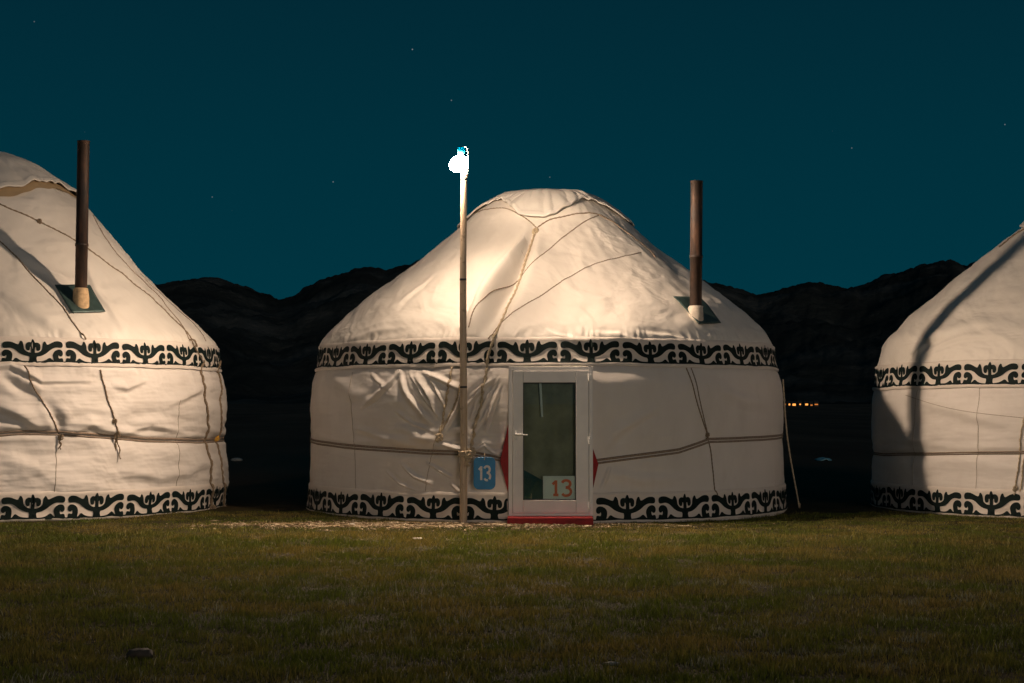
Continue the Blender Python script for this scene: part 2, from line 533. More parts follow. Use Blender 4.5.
# belt heights by angle
belt_m = [(-PI, 0.8), (-1.57, 0.79), (-1.0, 0.74), (-0.5, 0.69), (-0.3, 0.68), (-0.17, 0.62), (0.16, 0.60), (0.5, 0.70), (0.65, 0.80), (1.57, 0.83), (PI, 0.8)]
belt_l = [(-PI, 0.78), (-0.6, 0.72), (0.0, 0.77), (0.25, 0.84), (0.45, 0.885), (0.62, 0.87), (0.95, 0.80), (1.3, 0.77), (PI, 0.78)]
belt_r = [(-PI, 0.61), (-1.5, 0.61), (-0.4, 0.70), (0, 0.72), (PI, 0.68)]

ym = Yurt('m', prof_m, 1.575, 0.225, belt_m, 0, 0, 11, 0.025)
yl = Yurt('l', prof_l, 1.59, 0.225, belt_l, 0, 0, 57, 0.025)
yr = Yurt('r', prof_r, 1.375, 0.225, belt_r, 0, 0, 93, 0.025)
ym.door = (math.asin((0.375 - 0.39) / 2.7), 0.40)

ym.wall_amp = lambda th, z: 0.2 + 0.25 * sstep(0.05, -0.2, th) + 0.9 * np.exp(-((th + 0.42) / 0.30) ** 2) * sstep(0.2, 0.8, z) + 0.1 * sstep(0.5, 0.9, th)
ym.roof_wr = lambda th, z: 0.25 + 0.75 * sstep(0.35, 0.75, th) * sstep(1.6, 1.0, th) + 0.5 * sstep(-0.5, -0.9, th)
yl.wall_amp = lambda th, z: 1.2
yl.roof_wr = lambda th, z: 0.5
yr.wall_amp = lambda th, z: 0.5
yr.roof_wr = lambda th, z: 0.45

C = ym.add_crease
for pts, W, A, sh in [
    ([(360, 409), (376, 398), (389, 385), (401, 369)], 0.030, 0.045, 0.4),
    ([(399, 368), (407, 391), (420, 410), (434, 425)], 0.030, 0.045, -0.4),
    ([(413, 374), (428, 393), (436, 415)], 0.022, 0.040, 0.4),
    ([(420, 371), (443, 381), (461, 390)], 0.022, 0.035, 0.3),
    ([(444, 432), (455, 412), (463, 391), (468, 372)], 0.020, 0.035, 0.3),
    ([(466, 408), (481, 391), (496, 377)], 0.022, 0.040, 0.4),
    ([(468, 440), (484, 416), (490, 400)], 0.020, 0.030, 0.3),
    ([(485, 432), (493, 408), (501, 383)], 0.024, 0.045, 0.4),
    ([(467, 399), (480, 388), (490, 382)], 0.016, 0.028, 0.3),
    ([(440, 443), (452, 447), (464, 452)], 0.018, 0.030, 0.0),
    ([(400, 464), (415, 477), (434, 485)], 0.018, 0.030, 0.3),
    ([(425, 462), (440, 471), (452, 478)], 0.014, 0.026, 0.3),
    ([(450, 483), (462, 494)], 0.012, 0.02, 0.0),
    ([(395, 425), (420, 436), (440, 441)], 0.045, 0.030, 0.0),
    ([(330, 372), (350, 392), (372, 400)], 0.07, 0.022, 0.0),
    ([(600, 490), (606, 478), (610, 466)], 0.018, 0.02, 0.0),
    ([(370, 373), (378, 382), (392, 392)], 0.018, 0.020, 0.3),
    ([(408, 372), (418, 386), (426, 400), (440, 420)], 0.014, 0.026, 0.3),
    ([(428, 372), (440, 396), (446, 410)], 0.012, 0.022, -0.3),
    ([(395, 410), (412, 424), (436, 432)], 0.018, 0.024, 0.2),
    ([(350, 425), (385, 438), (420, 444)], 0.035, 0.018, 0.0),
    ([(473, 432), (480, 412), (488, 395), (500, 376)], 0.014, 0.030, -0.3),
    ([(470, 420), (476, 400), (483, 382)], 0.012, 0.022, 0.3),
    ([(470, 452), (485, 446), (500, 458)], 0.014, 0.018, 0.0),
    ([(600, 452), (620, 430), (660, 405)], 0.05, 0.020, 0.2),
    ([(600, 470), (640, 480), (690, 478)], 0.05, 0.016, 0.0),
    ([(715, 385), (740, 400), (770, 405)], 0.06, 0.018, 0.0),
    ([(385, 470), (400, 484), (420, 492)], 0.012, 0.022, 0.3),
    # roof folds
    ([(526, 240), (503, 270), (480, 303), (466, 338)], 0.13, 0.13, 0.45),
    ([(536, 225), (518, 270), (498, 305), (484, 342)], 0.11, -0.085, 0.0),
    ([(340, 345), (372, 333), (415, 325)], 0.05, 0.020, 0.3),
    ([(350, 335), (385, 322), (440, 318)], 0.05, 0.016, 0.3),
    ([(362, 325), (400, 305), (440, 270)], 0.07, 0.018, 0.3),
    ([(590, 342), (560, 336), (545, 330)], 0.03, 0.015, 0.3),
    ([(645, 345), (618, 335), (590, 333)], 0.03, 0.012, 0.3),
    ([(705, 346), (672, 336), (635, 333)], 0.03, 0.012, 0.3)]:
    C(pts, W, A, sh)
C = yl.add_crease
for pts, W, A, sh in [
    ([(-40, 372), (10, 366), (42, 381), (100, 380)], 0.035, 0.040, 0.4),
    ([(0, 375), (20, 388), (40, 396)], 0.05, -0.04, 0.0),
    ([(-20, 400), (15, 412), (45, 430)], 0.06, 0.045, 0.4),
    ([(44, 398), (58, 420), (60, 436)], 0.05, -0.03, 0.0),
    ([(112, 385), (128, 388), (150, 378)], 0.04, 0.030, 0.3),
    ([(165, 405), (190, 395), (205, 388)], 0.05, 0.030, 0.3),
    ([(62, 436), (90, 424), (114, 432)], 0.05, 0.035, 0.3),
    ([(118, 434), (150, 424), (200, 436)], 0.05, 0.030, 0.3),
    ([(120, 470), (160, 478), (200, 470)], 0.05, 0.022, 0.0),
    ([(0, 460), (40, 468), (70, 455)], 0.05, 0.022, 0.0),
    ([(0, 300), (40, 318), (90, 345)], 0.08, 0.030, 0.3),
    ([(85, 260), (95, 290), (125, 335)], 0.06, 0.022, 0.3),
    ([(20, 255), (55, 275), (75, 285)], 0.07, 0.030, 0.3)]:
    C(pts, W, A, sh)
C = yr.add_crease
for pts, W, A, sh in [
    ([(905, 365), (930, 340), (975, 325), (1020, 322)], 0.06, 0.022, 0.3),
    ([(925, 352), (960, 338), (1000, 335)], 0.035, 0.018, 0.3),
    ([(915, 400), (960, 412), (1010, 425)], 0.08, 0.022, 0.3),
    ([(940, 310), (965, 285), (985, 255)], 0.09, 0.018, 0.3),
    ([(900, 470), (950, 460), (1000, 463)], 0.07, 0.016, 0.0)]:
    C(pts, W, A, sh)


def th_samples(n_front, n_back, lim=1.75):
    a = np.linspace(-lim, lim, n_front)
    b = np.linspace(lim, 2 * PI - lim, n_back + 2)[1:-1]
    b = np.where(b > PI, b - 2 * PI, b)
    return np.concatenate([a, b])


# --- the horn ornament, half a unit; the rest is its mirror image
HALF = {
    'arm': [(0, .30), (.1, .30), (.22, .31), (.36, .35), (.50, .43), (.61, .53), (.72, .64), (.84, .71), (.96, .73), (1.10, .71), (1.19, .73), (1.22, .86), (1.18, .97), (1.06, 1.01),
            (.90, 1.0), (.78, .95), (.67, .89), (.58, .85), (.54, .90), (.51, 1.01), (.44, 1.01), (.38, .89), (.36, .76), (.35, .64), (.29, .56), (.20, .50), (.10, .48), (0, .48)],
    'stem': [(0, 0), (.24, 0), (.16, .08), (.145, .15), (.135, .24), (.17, .32), (.15, .40), (0, .42)],
    'curl': [(0, .40), (.08, .44), (.075, .58), (.075, .68), (.09, .74), (.115, .73), (.12, .66), (.13, .60), (.19, .56), (.27, .60), (.30, .74), (.28, .88), (.20, .95), (.12, .95), (.08, .93),
             (.06, .99), (.03, 1.08), (0, 1.09)],
    'base': [(0, 0), (0, .08), (.2, .08), (.40, .09), (.55, .15), (.64, .24), (.71, .23), (.76, .15), (.83, .09), (.95, .08), (1.282, .08), (1.282, 0)],
    'hook': [(.83, .04), (.83, .14), (.80, .28), (.80, .43), (.87, .57), (1.0, .65), (1.13, .64), (1.21, .55), (1.225, .43), (1.18, .33), (1.10, .32), (1.06, .36), (1.045, .39), (1.03, .35),
             (1.03, .29), (1.05, .23), (1.08, .22), (1.12, .24), (1.20, .24), (1.22, .15), (1.245, .04)],
}


def chaikin(P, n=2):
    P = [np.array(p, float) for p in P]
    for _ in range(n):
        Q = []
        m = len(P)
        for i in range(m):
            a, b = P[i], P[(i + 1) % m]
            if (a[0] == 0 and b[0] == 0) or (a[1] == 0 and b[1] == 0) or a[0] > 1.28 and b[0] > 1.28:
                Q += [a, b]
            else:
                Q += [a * .75 + b * .25, a * .25 + b * .75]
        P = Q
    return P


def inside(P, x, y):
    c = False
    n = len(P); j = n - 1
    for i in range(n):
        if (P[i][1] > y) != (P[j][1] > y) and x < (P[j][0] - P[i][0]) * (y - P[i][1]) / (P[j][1] - P[i][1]) + P[i][0]:
            c = not c
        j = i
    return c


def ornament_unit():
    polys = []
    for nm, h in HALF.items():
        c = chaikin(h, 2)
        polys.append(c); polys.append([np.array((-p[0], p[1])) for p in c][::-1])
    pts = []; edges = []
    for P in polys:
        Q = [P[0]]
        for p in P[1:]:
            if np.hypot(*(p - Q[-1])) > 1e-4: Q.append(p)
        if np.hypot(*(Q[0] - Q[-1])) < 1e-4: Q.pop()
        n0 = len(pts)
        pts += [Vector((float(p[0]), float(p[1]))) for p in Q]
        edges += [(n0 + i, n0 + (i + 1) % len(Q)) for i in range(len(Q))]
    for x in np.arange(-1.2, 1.25, 0.12):
        for y in np.arange(0.03, 1.0, 0.12):
            pts.append(Vector((float(x) + 0.003, float(y) + 0.002)))
    vo, eo, fo, _, _, _ = geometry.delaunay_2d_cdt(pts, edges, [], 0, 1e-5, False)
    V = np.array([(v.x, v.y) for v in vo]); Fc = []
    for f in fo:
        c = V[list(f)].mean(0)
        if any(inside(P, c[0], c[1]) for P in polys): Fc.append(tuple(f))
    return V, np.array(Fc)


OV, OF = ornament_unit()


def ornament(y, z0, h, n, th0, off, parent, skip=None, zfun=None):
    """n units round the tent, one of them centred at angle th0; h = height of a unit"""
    pitch_ = 2 * PI / n
    vs = []; fs = []
    for k in range(n):
        rj = np.random.default_rng(k * 7 + int(y.seed) + int(z0 * 100))
        jx, jz, js = rj.normal(0, 0.018), rj.normal(0, 0.012), 1 + rj.normal(0, 0.02)
        th = th0 + k * pitch_ + (OV[:, 0] + jx * (1.28 - np.abs(OV[:, 0])) + 0.02 * perlin(OV[:, 0] * 2 + k, OV[:, 1] * 2, 4)) / 2.564 * pitch_
        th = (th + PI) % (2 * PI) - PI
        if np.ptp(th) > 1: th = np.where(th < 0, th + 2 * PI, th)
        z = z0 + OV[:, 1] * h * js + h * 0.03 * perlin(OV[:, 0] * 1.5 + k * 3, OV[:, 1] * 1.5, 6)
        F_ = OF
        if skip is not None:
            cen = th[OF].mean(1)
            F_ = OF[(cen < skip[0]) | (cen > skip[1])]
            if not len(F_): continue
        if zfun is not None: z = z + zfun(th)
        fs.append(F_ + sum(len(v) for v in vs))
        vs.append(y.P(th, z, off, 0.6))
    V = np.concatenate(vs); Fc = np.concatenate(fs)
    V = V - np.array([y.c[0], y.c[1], 0])
    return mesh_obj('ornament', V, Fc, M['felt'], parent, True)


def strip(y, name, z0, z1, off, mat, parent, nth=900, nz=16, skip=None, zfun=None, roll=0.012, wd=0.6):
    th = th_samples(nth, 260)
    close = True
    if skip is not None:
        th = np.concatenate([np.linspace(skip[1], 1.75, nth // 2), th_samples(nth, 260)[nth:], np.linspace(-1.75, skip[0], nth // 2)])
        close = False
    tz = np.linspace(0, 1, nz)
    T, Q = np.meshgrid(th, tz, indexing='ij')
    Z = z0 + (z1 - z0) * Q
    if zfun is not None: Z = Z + zfun(T) 
    # hems curl in at the two edges and there is a small raised stitching roll
    o = off + roll * (0.5 * np.exp(-((Q - 0.06) / 0.05) ** 2) + 0.3 * np.exp(-((Q - 0.94) / 0.05) ** 2)) - 0.012 * (Q < 1e-6) - 0.012 * (Q > 1 - 1e-6)
    V = y.P(T, Z, o, wd).reshape(-1, 3) - np.array([y.c[0], y.c[1], 0])
    return mesh_obj(name, V, grid_faces(len(th), nz, close), mat, parent, True)


def skin(y, name, z0, z1, nz, mat, parent, nth=1100, skip=None, wd=1.0, off=0.0):
    if skip is None:
        th = th_samples(nth, 260); close = True
    else:
        th = np.concatenate([np.linspace(skip[1], 1.75, nth // 2), th_samples(nth, 260)[nth:], np.linspace(-1.75, skip[0], nth // 2)]); close = False
    z = np.linspace(z0, z1, nz)
    T, Z = np.meshgrid(th, z, indexing='ij')
    V = y.P(T, Z, off, wd).reshape(-1, 3) - np.array([y.c[0], y.c[1], 0])
    return mesh_obj(name, V, grid_faces(len(th), nz, close), mat, parent, True)


def crown_cloth(y, r_edge, parent, off=0.035, seed=3, amp=1.0):
    """cloth thrown over the smoke ring; r_edge(theta) is how far it hangs down"""
    nt, nr = 360, 60
    th = np.linspace(-PI, PI, nt, endpoint=False)
    q = np.linspace(0.0, 1, nr) ** 0.8
    T, Q = np.meshgrid(th, q, indexing='ij')
    R = r_edge(T) * Q
    z = np.interp(R, y.rr[::-1][:450], y.zz[::-1][:450])
    fold = 0.030 * fbm(T * 3.2, R / 0.5, seed, 3) * Q + 0.020 * np.cos(T * 16 + 2 * perlin(T * 2, R * 2, seed + 1)) * Q ** 2
    fold = fold * amp
    z = z + off + np.abs(fold) * 0.9 + 0.010 * np.exp(-((Q - 0.965) / 0.015) ** 2)
    x = y.c[0] * 0 + R * np.sin(T); yy = -R * np.cos(T)
    sl = np.interp(R, [0, 0.4, 0.8, 3], [0, 0.25, 0.7, 0.8])
    x = x * (1 + 0.0 * sl) + 0.5 * fold * np.sin(T) * sl; yy = yy - 0.5 * fold * np.cos(T) * sl
    V = np.stack([x, yy, z], -1).reshape(-1, 3)
    o = mesh_obj('crown_cover', V, grid_faces(nt, nr, True), M['crown'], parent, True)
    sm = o.modifiers.new('thick', 'SOLIDIFY'); sm.thickness = 0.014
    return o


def rope_px(y, pts, rad, mat, parent, name='rope', lump=0.25, off=None, sag=0.0, wig=0.0, tails=None, seed=0):
    A = np.array([y.hit(*p) for p in pts])
    Q = resample(A, 0.008)
    if wig: Q = Q + wig * np.stack([perlin(np.arange(len(Q)) * 0.11, Q[:, 0] * 0 + seed, seed) / 2.7, perlin(np.arange(len(Q)) * 0.13, Q[:, 0] * 0 + seed + 7, seed)], 1)
    o = rad * 0.9 if off is None else off
    V = y.P(Q[:, 0], Q[:, 1], o + (0.018 if False else 0.0), 1.0)
    # lift over the raised bands
    up = ((Q[:, 1] > y.ze - 0.02) & (Q[:, 1] < y.ze + y.bh + 0.06)).astype(float)
    lo = (Q[:, 1] < y.low_z + y.bh + 0.03).astype(float)
    k = np.hanning(9); k /= k.sum()
    up = np.convolve(np.pad(up + lo, 4, mode='edge'), k, 'valid')
    dirn = np.stack([np.sin(Q[:, 0]), -np.cos(Q[:, 0]), 0.4 * np.ones(len(Q))], 1)
    V = V + dirn * up[:, None] * 0.028
    V = resample(V[::2] if len(V) > 6 else V, 0.012)
    V = V - np.array([y.c[0], y.c[1], 0])
    if not isinstance(mat, str): mat = mat
    mb = MB(); mb.add(tube(V, rad, 7, lump, seed))
    return mb, V


def knot(mb, p, size, rad, seed=0, tails=2, length=0.09):
    r = random.Random(seed)
    pts = []
    for i in range(34):
        a = i / 34 * 2 * PI * 2.5
        pts.append((p[0] + size * math.cos(a) * (1 + 0.3 * math.sin(a * 1.7)), p[1] - 0.010 - 0.012 * abs(math.sin(a * 2)), p[2] + size * 1.1 * math.sin(a * 1.3)))
    mb.add(tube(pts, rad, 6, 0.2))
    for t_ in range(tails):
        x = p[0]; z = p[2]; q = []
        dx = r.uniform(-0.25, 0.25)
        for i in range(14):
            q.append((x + 0.010 * math.sin(i * 0.9 + t_), p[1] - 0.018 - 0.004 * math.sin(i), z))
            x += dx * length / 14; z -= length / 14 * r.uniform(0.7, 1.2)
        mb.add(tube(q, rad * 0.8, 6, 0.2))


def seam_px(y, pts, parent, w=0.007):
    """a narrow stitched hem lying on the canvas"""
    A = np.array([y.hit(*p) for p in pts]); Q = resample(A, 0.02)
    V = y.P(Q[:, 0], Q[:, 1], 0.001, 1.0) - np.array([y.c[0], y.c[1], 0])
    mb = MB(); mb.add(tube(V, w * 0.5, 5, 0.0))
    return mb.build('seam', M['seam'], parent, True)


def belt(y, parent, skip=None, w=0.030, gap=0.0):
    """two flat straps one above the other round the wall"""
    mb = MB()
    if skip is None: th = np.linspace(-PI, PI, 500)
    else: th = np.concatenate([np.linspace(skip[1], PI, 260), np.linspace(-PI, skip[0], 260)])
    z = y.belt_z(th) + 0.004 * perlin(th * 5, th * 0 + 2, y.seed)
    for dz, hw in ((w * 0.55, w * 0.42), (-w * 0.5, w * 0.36)):
        vs = []
        P0 = y.P(th, z + dz, 0.0) - np.array([y.c[0], y.c[1], 0])
        n = np.stack([np.sin(th), -np.cos(th), 0 * th], 1)
        for (o, h) in ((0.002, -1), (0.012, -0.75), (0.014, 0.75), (0.002, 1)):
            vs.append(P0 + n * o + np.array([0, 0, 1.0]) * h * hw)
        V = np.stack(vs, 1).reshape(-1, 3)
        mb.add((V, [tuple(f) for f in grid_faces(len(th), 4)]))
    return mb.build('belt', M['strap'], parent, True)


def lower_wave(y):
    return lambda th: 0.010 * perlin(np.asarray(th) * 6, np.asarray(th) * 0 + 5, y.seed) + 0.006 * perlin(np.asarray(th) * 19, np.asarray(th) * 0 + 5, y.seed)


def upper_wave(y):
    return lambda th: 0.012 * perlin(np.asarray(th) * 5, np.asarray(th) * 0 + 8, y.seed + 1) + 0.005 * perlin(np.asarray(th) * 17, np.asarray(th) * 0 + 9, y.seed + 1)


def build_yurt(y, label, cu, cl, skip, n_units=26):
    root = empty('yurt', (y.c[0], y.c[1], 0), label=label, cat='yurt', group='white yurts in a row on the grass')
    skin(y, 'wall_cover', -0.04, y.ze + 0.06, 210, M['wall'], root, 1200, skip)
    skin(y, 'roof_cover', y.ze - 0.0, y.zz[-1] - 0.03, 240, M['roof'], root, 1200, None, off=0.006)
    uw, lw = upper_wave(y), lower_wave(y)
    ub = strip(y, 'upper_band', y.ze - 0.035, y.ze + y.bh + 0.03, 0.020, M['band'], root, zfun=uw)
    ornament(y, y.ze - 0.012, y.bh * 0.97, n_units, cu, 0.0245, ub, None, uw)
    lb = strip(y, 'lower_band', y.low_z - 0.025, y.low_z + y.bh + 0.05, 0.014, M['band'], root, skip=skip, zfun=lw)
    ornament(y, y.low_z - 0.004, y.bh * 1.0, n_units, cl, 0.0185, lb, skip, lw)
    return root


def th_at(y, px, py): return y.hit(px, py)[0]


# door opening, as angles on the middle tent
dskip = (math.asin((-0.045 - 0.39) / 2.71), math.asin((0.795 - 0.39) / 2.71))

root_m = build_yurt(ym, 'white yurt in the middle with a white glazed door, behind the lamp post', th_at(ym, 590, 355), th_at(ym, 626, 510), dskip)
root_l = build_yurt(yl, 'white yurt at the left edge, tallest of the three, with a dark stovepipe', th_at(yl, 92.7, 350), th_at(yl, 96, 510), None, 27)
root_r = build_yurt(yr, 'white yurt at the right edge with a dark slanting shadow and no stovepipe in view', th_at(yr, 991, 372), th_at(yr, 992, 505), None, 25)

# crown cloths: square cloths, one corner hanging down towards the door
def square_edge(r_in, r_out, th0, sharp=3.0, wob=0.03, seed=1):
    def f(T):
        c = np.abs(np.cos(2 * (T - th0)))
        return r_in + (r_out - r_in) * c ** sharp + wob * perlin(T * 3, T * 0 + 1, seed)
    return f


th_corner = th_at(ym, 537, 228)
crown_cloth(ym, square_edge(0.72, 1.02, th_corner, 2.2), root_m, 0.03, seed=5)
crown_cloth(yl, square_edge(0.98, 1.2, 0.35, 2.0, 0.05), root_l, 0.045, seed=8, amp=1.3)
crown_cloth(yr, square_edge(0.74, 1.0, 0.1, 2.0), root_r, 0.02, seed=12)
# tan felt edge showing under the left crown cloth
th = np.linspace(-PI, PI, 400); q = np.linspace(0, 1, 8)
T, Q = np.meshgrid(th, q, indexing='ij')
Rr = square_edge(0.98, 1.2, 0.35, 2.0, 0.05)(T) + 0.055 + 0.03 * perlin(T * 6, T * 0, 14) - 0.2 * Q
Zt = np.interp(Rr, yl.rr[::-1][:450], yl.zz[::-1][:450]) + 0.025 + 0.012 * perlin(T * 8, Q * 2, 4)
mesh_obj('crown_felt', np.stack([Rr * np.sin(T), -Rr * np.cos(T), Zt], -1).reshape(-1, 3), grid_faces(400, 8), M['tan'], root_l)

belt(ym, root_m, (dskip[0] - 0.004, dskip[1] + 0.004))
belt(yl, root_l)
belt(yr, root_r, w=0.018)


# ---- ropes
def rp(y, root, pts, rad=0.008, mat='rope', **k):
    kn = k.pop('knots', [])
    mb, V = rope_px(y, pts, rad, None, root, **k)
    for i, (idx, size, tails, ln) in enumerate(kn):
        p = V[idx]
        knot(mb, p, size, rad, seed=len(V) + i, tails=tails, length=ln)
    return mb.build('rope', M[mat], root, True)


# middle tent
rp(ym, root_m, [(536, 229), (528, 250), (520, 272), (504, 311), (495, 338), (489, 358), (485, 379), (481, 404), (475, 428), (471, 452)], 0.013, 'cord', lump=0.42, wig=0.010, seed=1, knots=[(3, 0.022, 2, 0.05), (-1, 0.03, 3, 0.12)])
rp(ym, root_m, [(452, 366), (449, 385), (445, 407), (440, 437)], 0.011, 'cord', lump=0.42, wig=0.010, seed=2, knots=[(-1, 0.028, 2, 0.05)])
rp(ym, root_m, [(461, 372), (459, 392), (449, 415), (438, 440)], 0.0095, 'cord', lump=0.42, wig=0.008, seed=3)
rp(ym, root_m, [(470, 330), (481, 311), (514, 277), (540, 258), (558, 242), (581, 224), (599, 215)], 0.006, seed=4)
rp(ym, root_m, [(489, 340), (503, 319), (540, 296), (566, 280), (593, 265), (620, 257), (641, 253)], 0.006, seed=5)
rp(ym, root_m, [(537, 228), (528, 220), (516, 213), (504, 209), (490, 210), (474, 215)], 0.007, seed=6)
rp(ym, root_m, [(537, 228), (548, 221), (562, 217), (580, 214), (599, 215), (612, 222)], 0.008, seed=7)
rp(ym, root_m, [(599, 215), (615, 224), (632, 237), (648, 250), (655, 258)], 0.008, seed=8)
rp(ym, root_m, [(686, 368), (698, 407), (709, 442), (712, 468), (715, 497)], 0.006, seed=9, knots=[(60, 0.015, 1, 0.05)])
rp(ym, root_m, [(691, 368), (701, 407), (709, 440)], 0.005, seed=10)
for s_ in ([(558, 224), (562, 255), (568, 296), (575, 342)], [(540, 264), (600, 292), (640, 312), (666, 325), (680, 346)], [(422, 256), (419, 300), (417, 342)], [(440, 250), (500, 244), (540, 262)], [(424, 500), (430, 460), (436, 440)], [(352, 372), (354, 440), (356, 492)]):
    seam_px(ym, s_, root_m)
# left tent
rp(yl, root_l, [(-30, 190), (0, 205), (40, 222), (74, 241), (123, 275), (160, 307), (184, 331), (194, 348)], 0.009, seed=11, knots=[(70, 0.02, 1, 0.03)])
rp(yl, root_l, [(92, 216), (104, 236), (123, 262), (150, 289), (172, 313), (188, 340), (200, 362)], 0.007, seed=12)
rp(yl, root_l, [(-10, 232), (12, 253), (34, 278), (58, 302), (72, 322), (84, 341)], 0.008, seed=13)
rp(yl, root_l, [(140, 274), (157, 291), (190, 322), (206, 342)], 0.006, seed=14)
rp(yl, root_l, [(24, 364), (32, 385), (42, 400), (52, 418), (61, 437)], 0.007, 'rope', seed=15, knots=[(-1, 0.022, 2, 0.14)])
rp(yl, root_l, [(100, 370), (107, 395), (113, 417), (116, 434)], 0.008, 'rope', seed=16, knots=[(-1, 0.024, 3, 0.30), (-14, 0.016, 0, 0.1)])
rp(yl, root_l, [(201, 362), (202, 376), (206, 407), (206, 442), (209, 481), (210, 512)], 0.013, 'rope', lump=0.35, seed=17, wig=0.005, knots=[(-3, 0.035, 3, 0.08)])
rp(yl, root_l, [(217, 362), (220, 380), (219, 410), (218, 439), (221, 474), (222, 512)], 0.011, 'rope', lump=0.35, seed=18, wig=0.005, knots=[(-3, 0.03, 2, 0.06)])
mbk = MB(); kp = yl.P(th_at(yl, 218, 438), yl.hit(218, 438)[1], 0.02) - np.array([*yl.c, 0]); knot(mbk, kp, 0.022, 0.008, 5, 1, 0.04); mbk.build('yellow_knot', M['yellow'], root_l, True)
kp = yl.P(th_at(yl, 103, 226), yl.hit(98, 226)[1], 0.02) - np.array([*yl.c, 0])
for s_ in ([(57, 450), (54, 492)], [(178, 400), (176, 440), (177, 492)], [(98, 300), (118, 345)], [(40, 300), (66, 344)]):
    seam_px(yl, s_, root_l)
# right tent
rp(yr, root_r, [(1030, 395), (1023, 425), (1020, 450), (1018, 470), (1015, 488)], 0.007, 'cord', lump=0.4, wig=0.02, seed=19, knots=[(-1, 0.02, 2, 0.08)])
rp(yr, root_r, [(1040, 400), (1028, 440), (1023, 470), (1021, 492)], 0.007, 'cord', lump=0.4, wig=0.02, seed=20)
rp(yr, root_r, [(1060, 215), (1030, 226), (1012, 238), (1000, 248)], 0.010, 'rope', seed=21)
for s_ in ([(979, 268), (983, 300), (987, 350)], [(905, 395), (960, 410), (1024, 418)], [(980, 385), (978, 440), (976, 490)], [(917, 390), (914, 450), (913, 495)]):
    seam_px(yr, s_, root_r)

# guy rope on the right shoulder of the middle tent
p0 = ym.P(1.45, 1.45, 0.03); p1 = ym.P(1.42, 0.8, 0.06); p2 = np.array([ym.c[0] + 2.84, -0.25, 0.02])
mb = MB(); mb.add(tube(resample([p0 - [*ym.c, 0], p1 - [*ym.c, 0], p2 - [*ym.c, 0]], 0.02), 0.009, 7, 0.3)); mb.build('rope', M['cord'], root_m, True)
mb = MB(); mb.add(tube([p2 - [*ym.c, 0] + np.array([0.006, 0, 0.045]), p2 - [*ym.c, 0] + np.array([-0.004, 0, -0.08])], [0.013, 0.006], 8)); mb.build('peg', M['rope'], root_m, True)


# ---- stovepipes
def stovepipe(y, root, px, base_y, top_y, quad, collar_mat, rad=0.067, lean=0.0, coll=0.19):
    th, z = y.hit(px, base_y)
    b = y.P(th, z) - np.array([*y.c, 0])
    W = b + np.array([*y.c, 0])
    t = at_depth(px, top_y, W[1])
    H = t[2] - b[2]
    L = H + 0.15
    mb = MB()
    prof = [(rad, -0.15)]
    for zz in (0.62,):
        prof += [(rad, zz - 0.002), (rad + 0.006, zz), (rad + 0.006, zz + 0.03), (rad, zz + 0.032)]
    prof += [(rad, H - 0.012), (rad + 0.004, H - 0.008), (rad + 0.004, H), (rad - 0.004, H), (rad - 0.006, H - 0.3)]
    mb.add(lathe(prof, 36))
    R = Matrix.Translation(Vector(b)) @ Matrix.Rotation(lean, 4, 'Y')
    mb.v = [tuple(R @ Vector(p)) for p in mb.v]
    pipe = mb.build('stovepipe', M['pipe'], root, True)
    mc = MB()
    rr = [(rad + 0.022, -0.12), (rad + 0.020, coll * 0.4), (rad + 0.013, coll * 0.85), (rad + 0.010, coll), (rad + 0.001, coll + 0.004)]
    vs, fs = lathe(rr, 36)
    vs = [(x + 0.004 * math.sin(7 * zz * 20 + x * 50), yy, zz) for x, yy, zz in vs]
    mc.add((vs, fs)); mc.v = [tuple(R @ Vector(p)) for p in mc.v]
    mc.build('collar', M[collar_mat], pipe, True)
    # tin plate lying on the roof round the pipe
    A = np.array([y.hit(*p) for p in quad])
    n = 14
    U, V_ = np.meshgrid(np.linspace(0, 1, n), np.linspace(0, 1, n), indexing='ij')
    G = (A[0] * ((1 - U) * (1 - V_))[..., None] + A[1] * (U * (1 - V_))[..., None] + A[2] * (U * V_)[..., None] + A[3] * ((1 - U) * V_)[..., None])
    top = y.P(G[..., 0], G[..., 1], 0.028, 0.35).reshape(-1, 3) - np.array([*y.c, 0])
    o = mesh_obj('flashing', top, grid_faces(n, n), M['tin'], pipe, True)
    sm = o.modifiers.new('thick', 'SOLIDIFY'); sm.thickness = 0.006
    return pipe


stovepipe(ym, root_m, 695.5, 318, 181, [(672, 299), (699, 300), (719, 325), (697, 326)], 'collar_white', rad=0.063, lean=0.012, coll=0.12)
stovepipe(yl, root_l, 80.5, 306, 141, [(54, 287), (89, 287), (104, 314), (71, 315)], 'collar', rad=0.063, lean=0.006, coll=0.18)

# ---- door
DY = -2.705     # front plane of the door (world)
def loc(x, y_, z): return (x - ym.c[0], y_ - ym.c[1], z)
def wb(x0, x1, y0, y1, z0, z1, b=0.004):
    return box(x0 - ym.c[0], x1 - ym.c[0], y0 - ym.c[1], y1 - ym.c[1], z0, z1, b)
x0 = at_depth(508.5, 440, DY)[0]; x1 = at_depth(593, 440, DY)[0]
zt = at_depth(550, 366.5, DY)[2]; zb = at_depth(550, 516, DY)[2]
gx0 = at_depth(523, 440, DY)[0]; gx1 = at_depth(576, 440, DY)[0]
gz1 = at_depth(550, 382.5, DY)[2]; gz0 = at_depth(550, 500, DY)[2]
fw = 0.042
mb = MB()   # the sash
sx0, sx1, sz0, sz1 = x0 + fw, x1 - fw, zb + 0.03, zt - fw
mb.add(wb(sx0, gx0, DY - 0.012, DY + 0.05, sz0, sz1)); mb.add(wb(gx1, sx1, DY - 0.012, DY + 0.05, sz0, sz1))
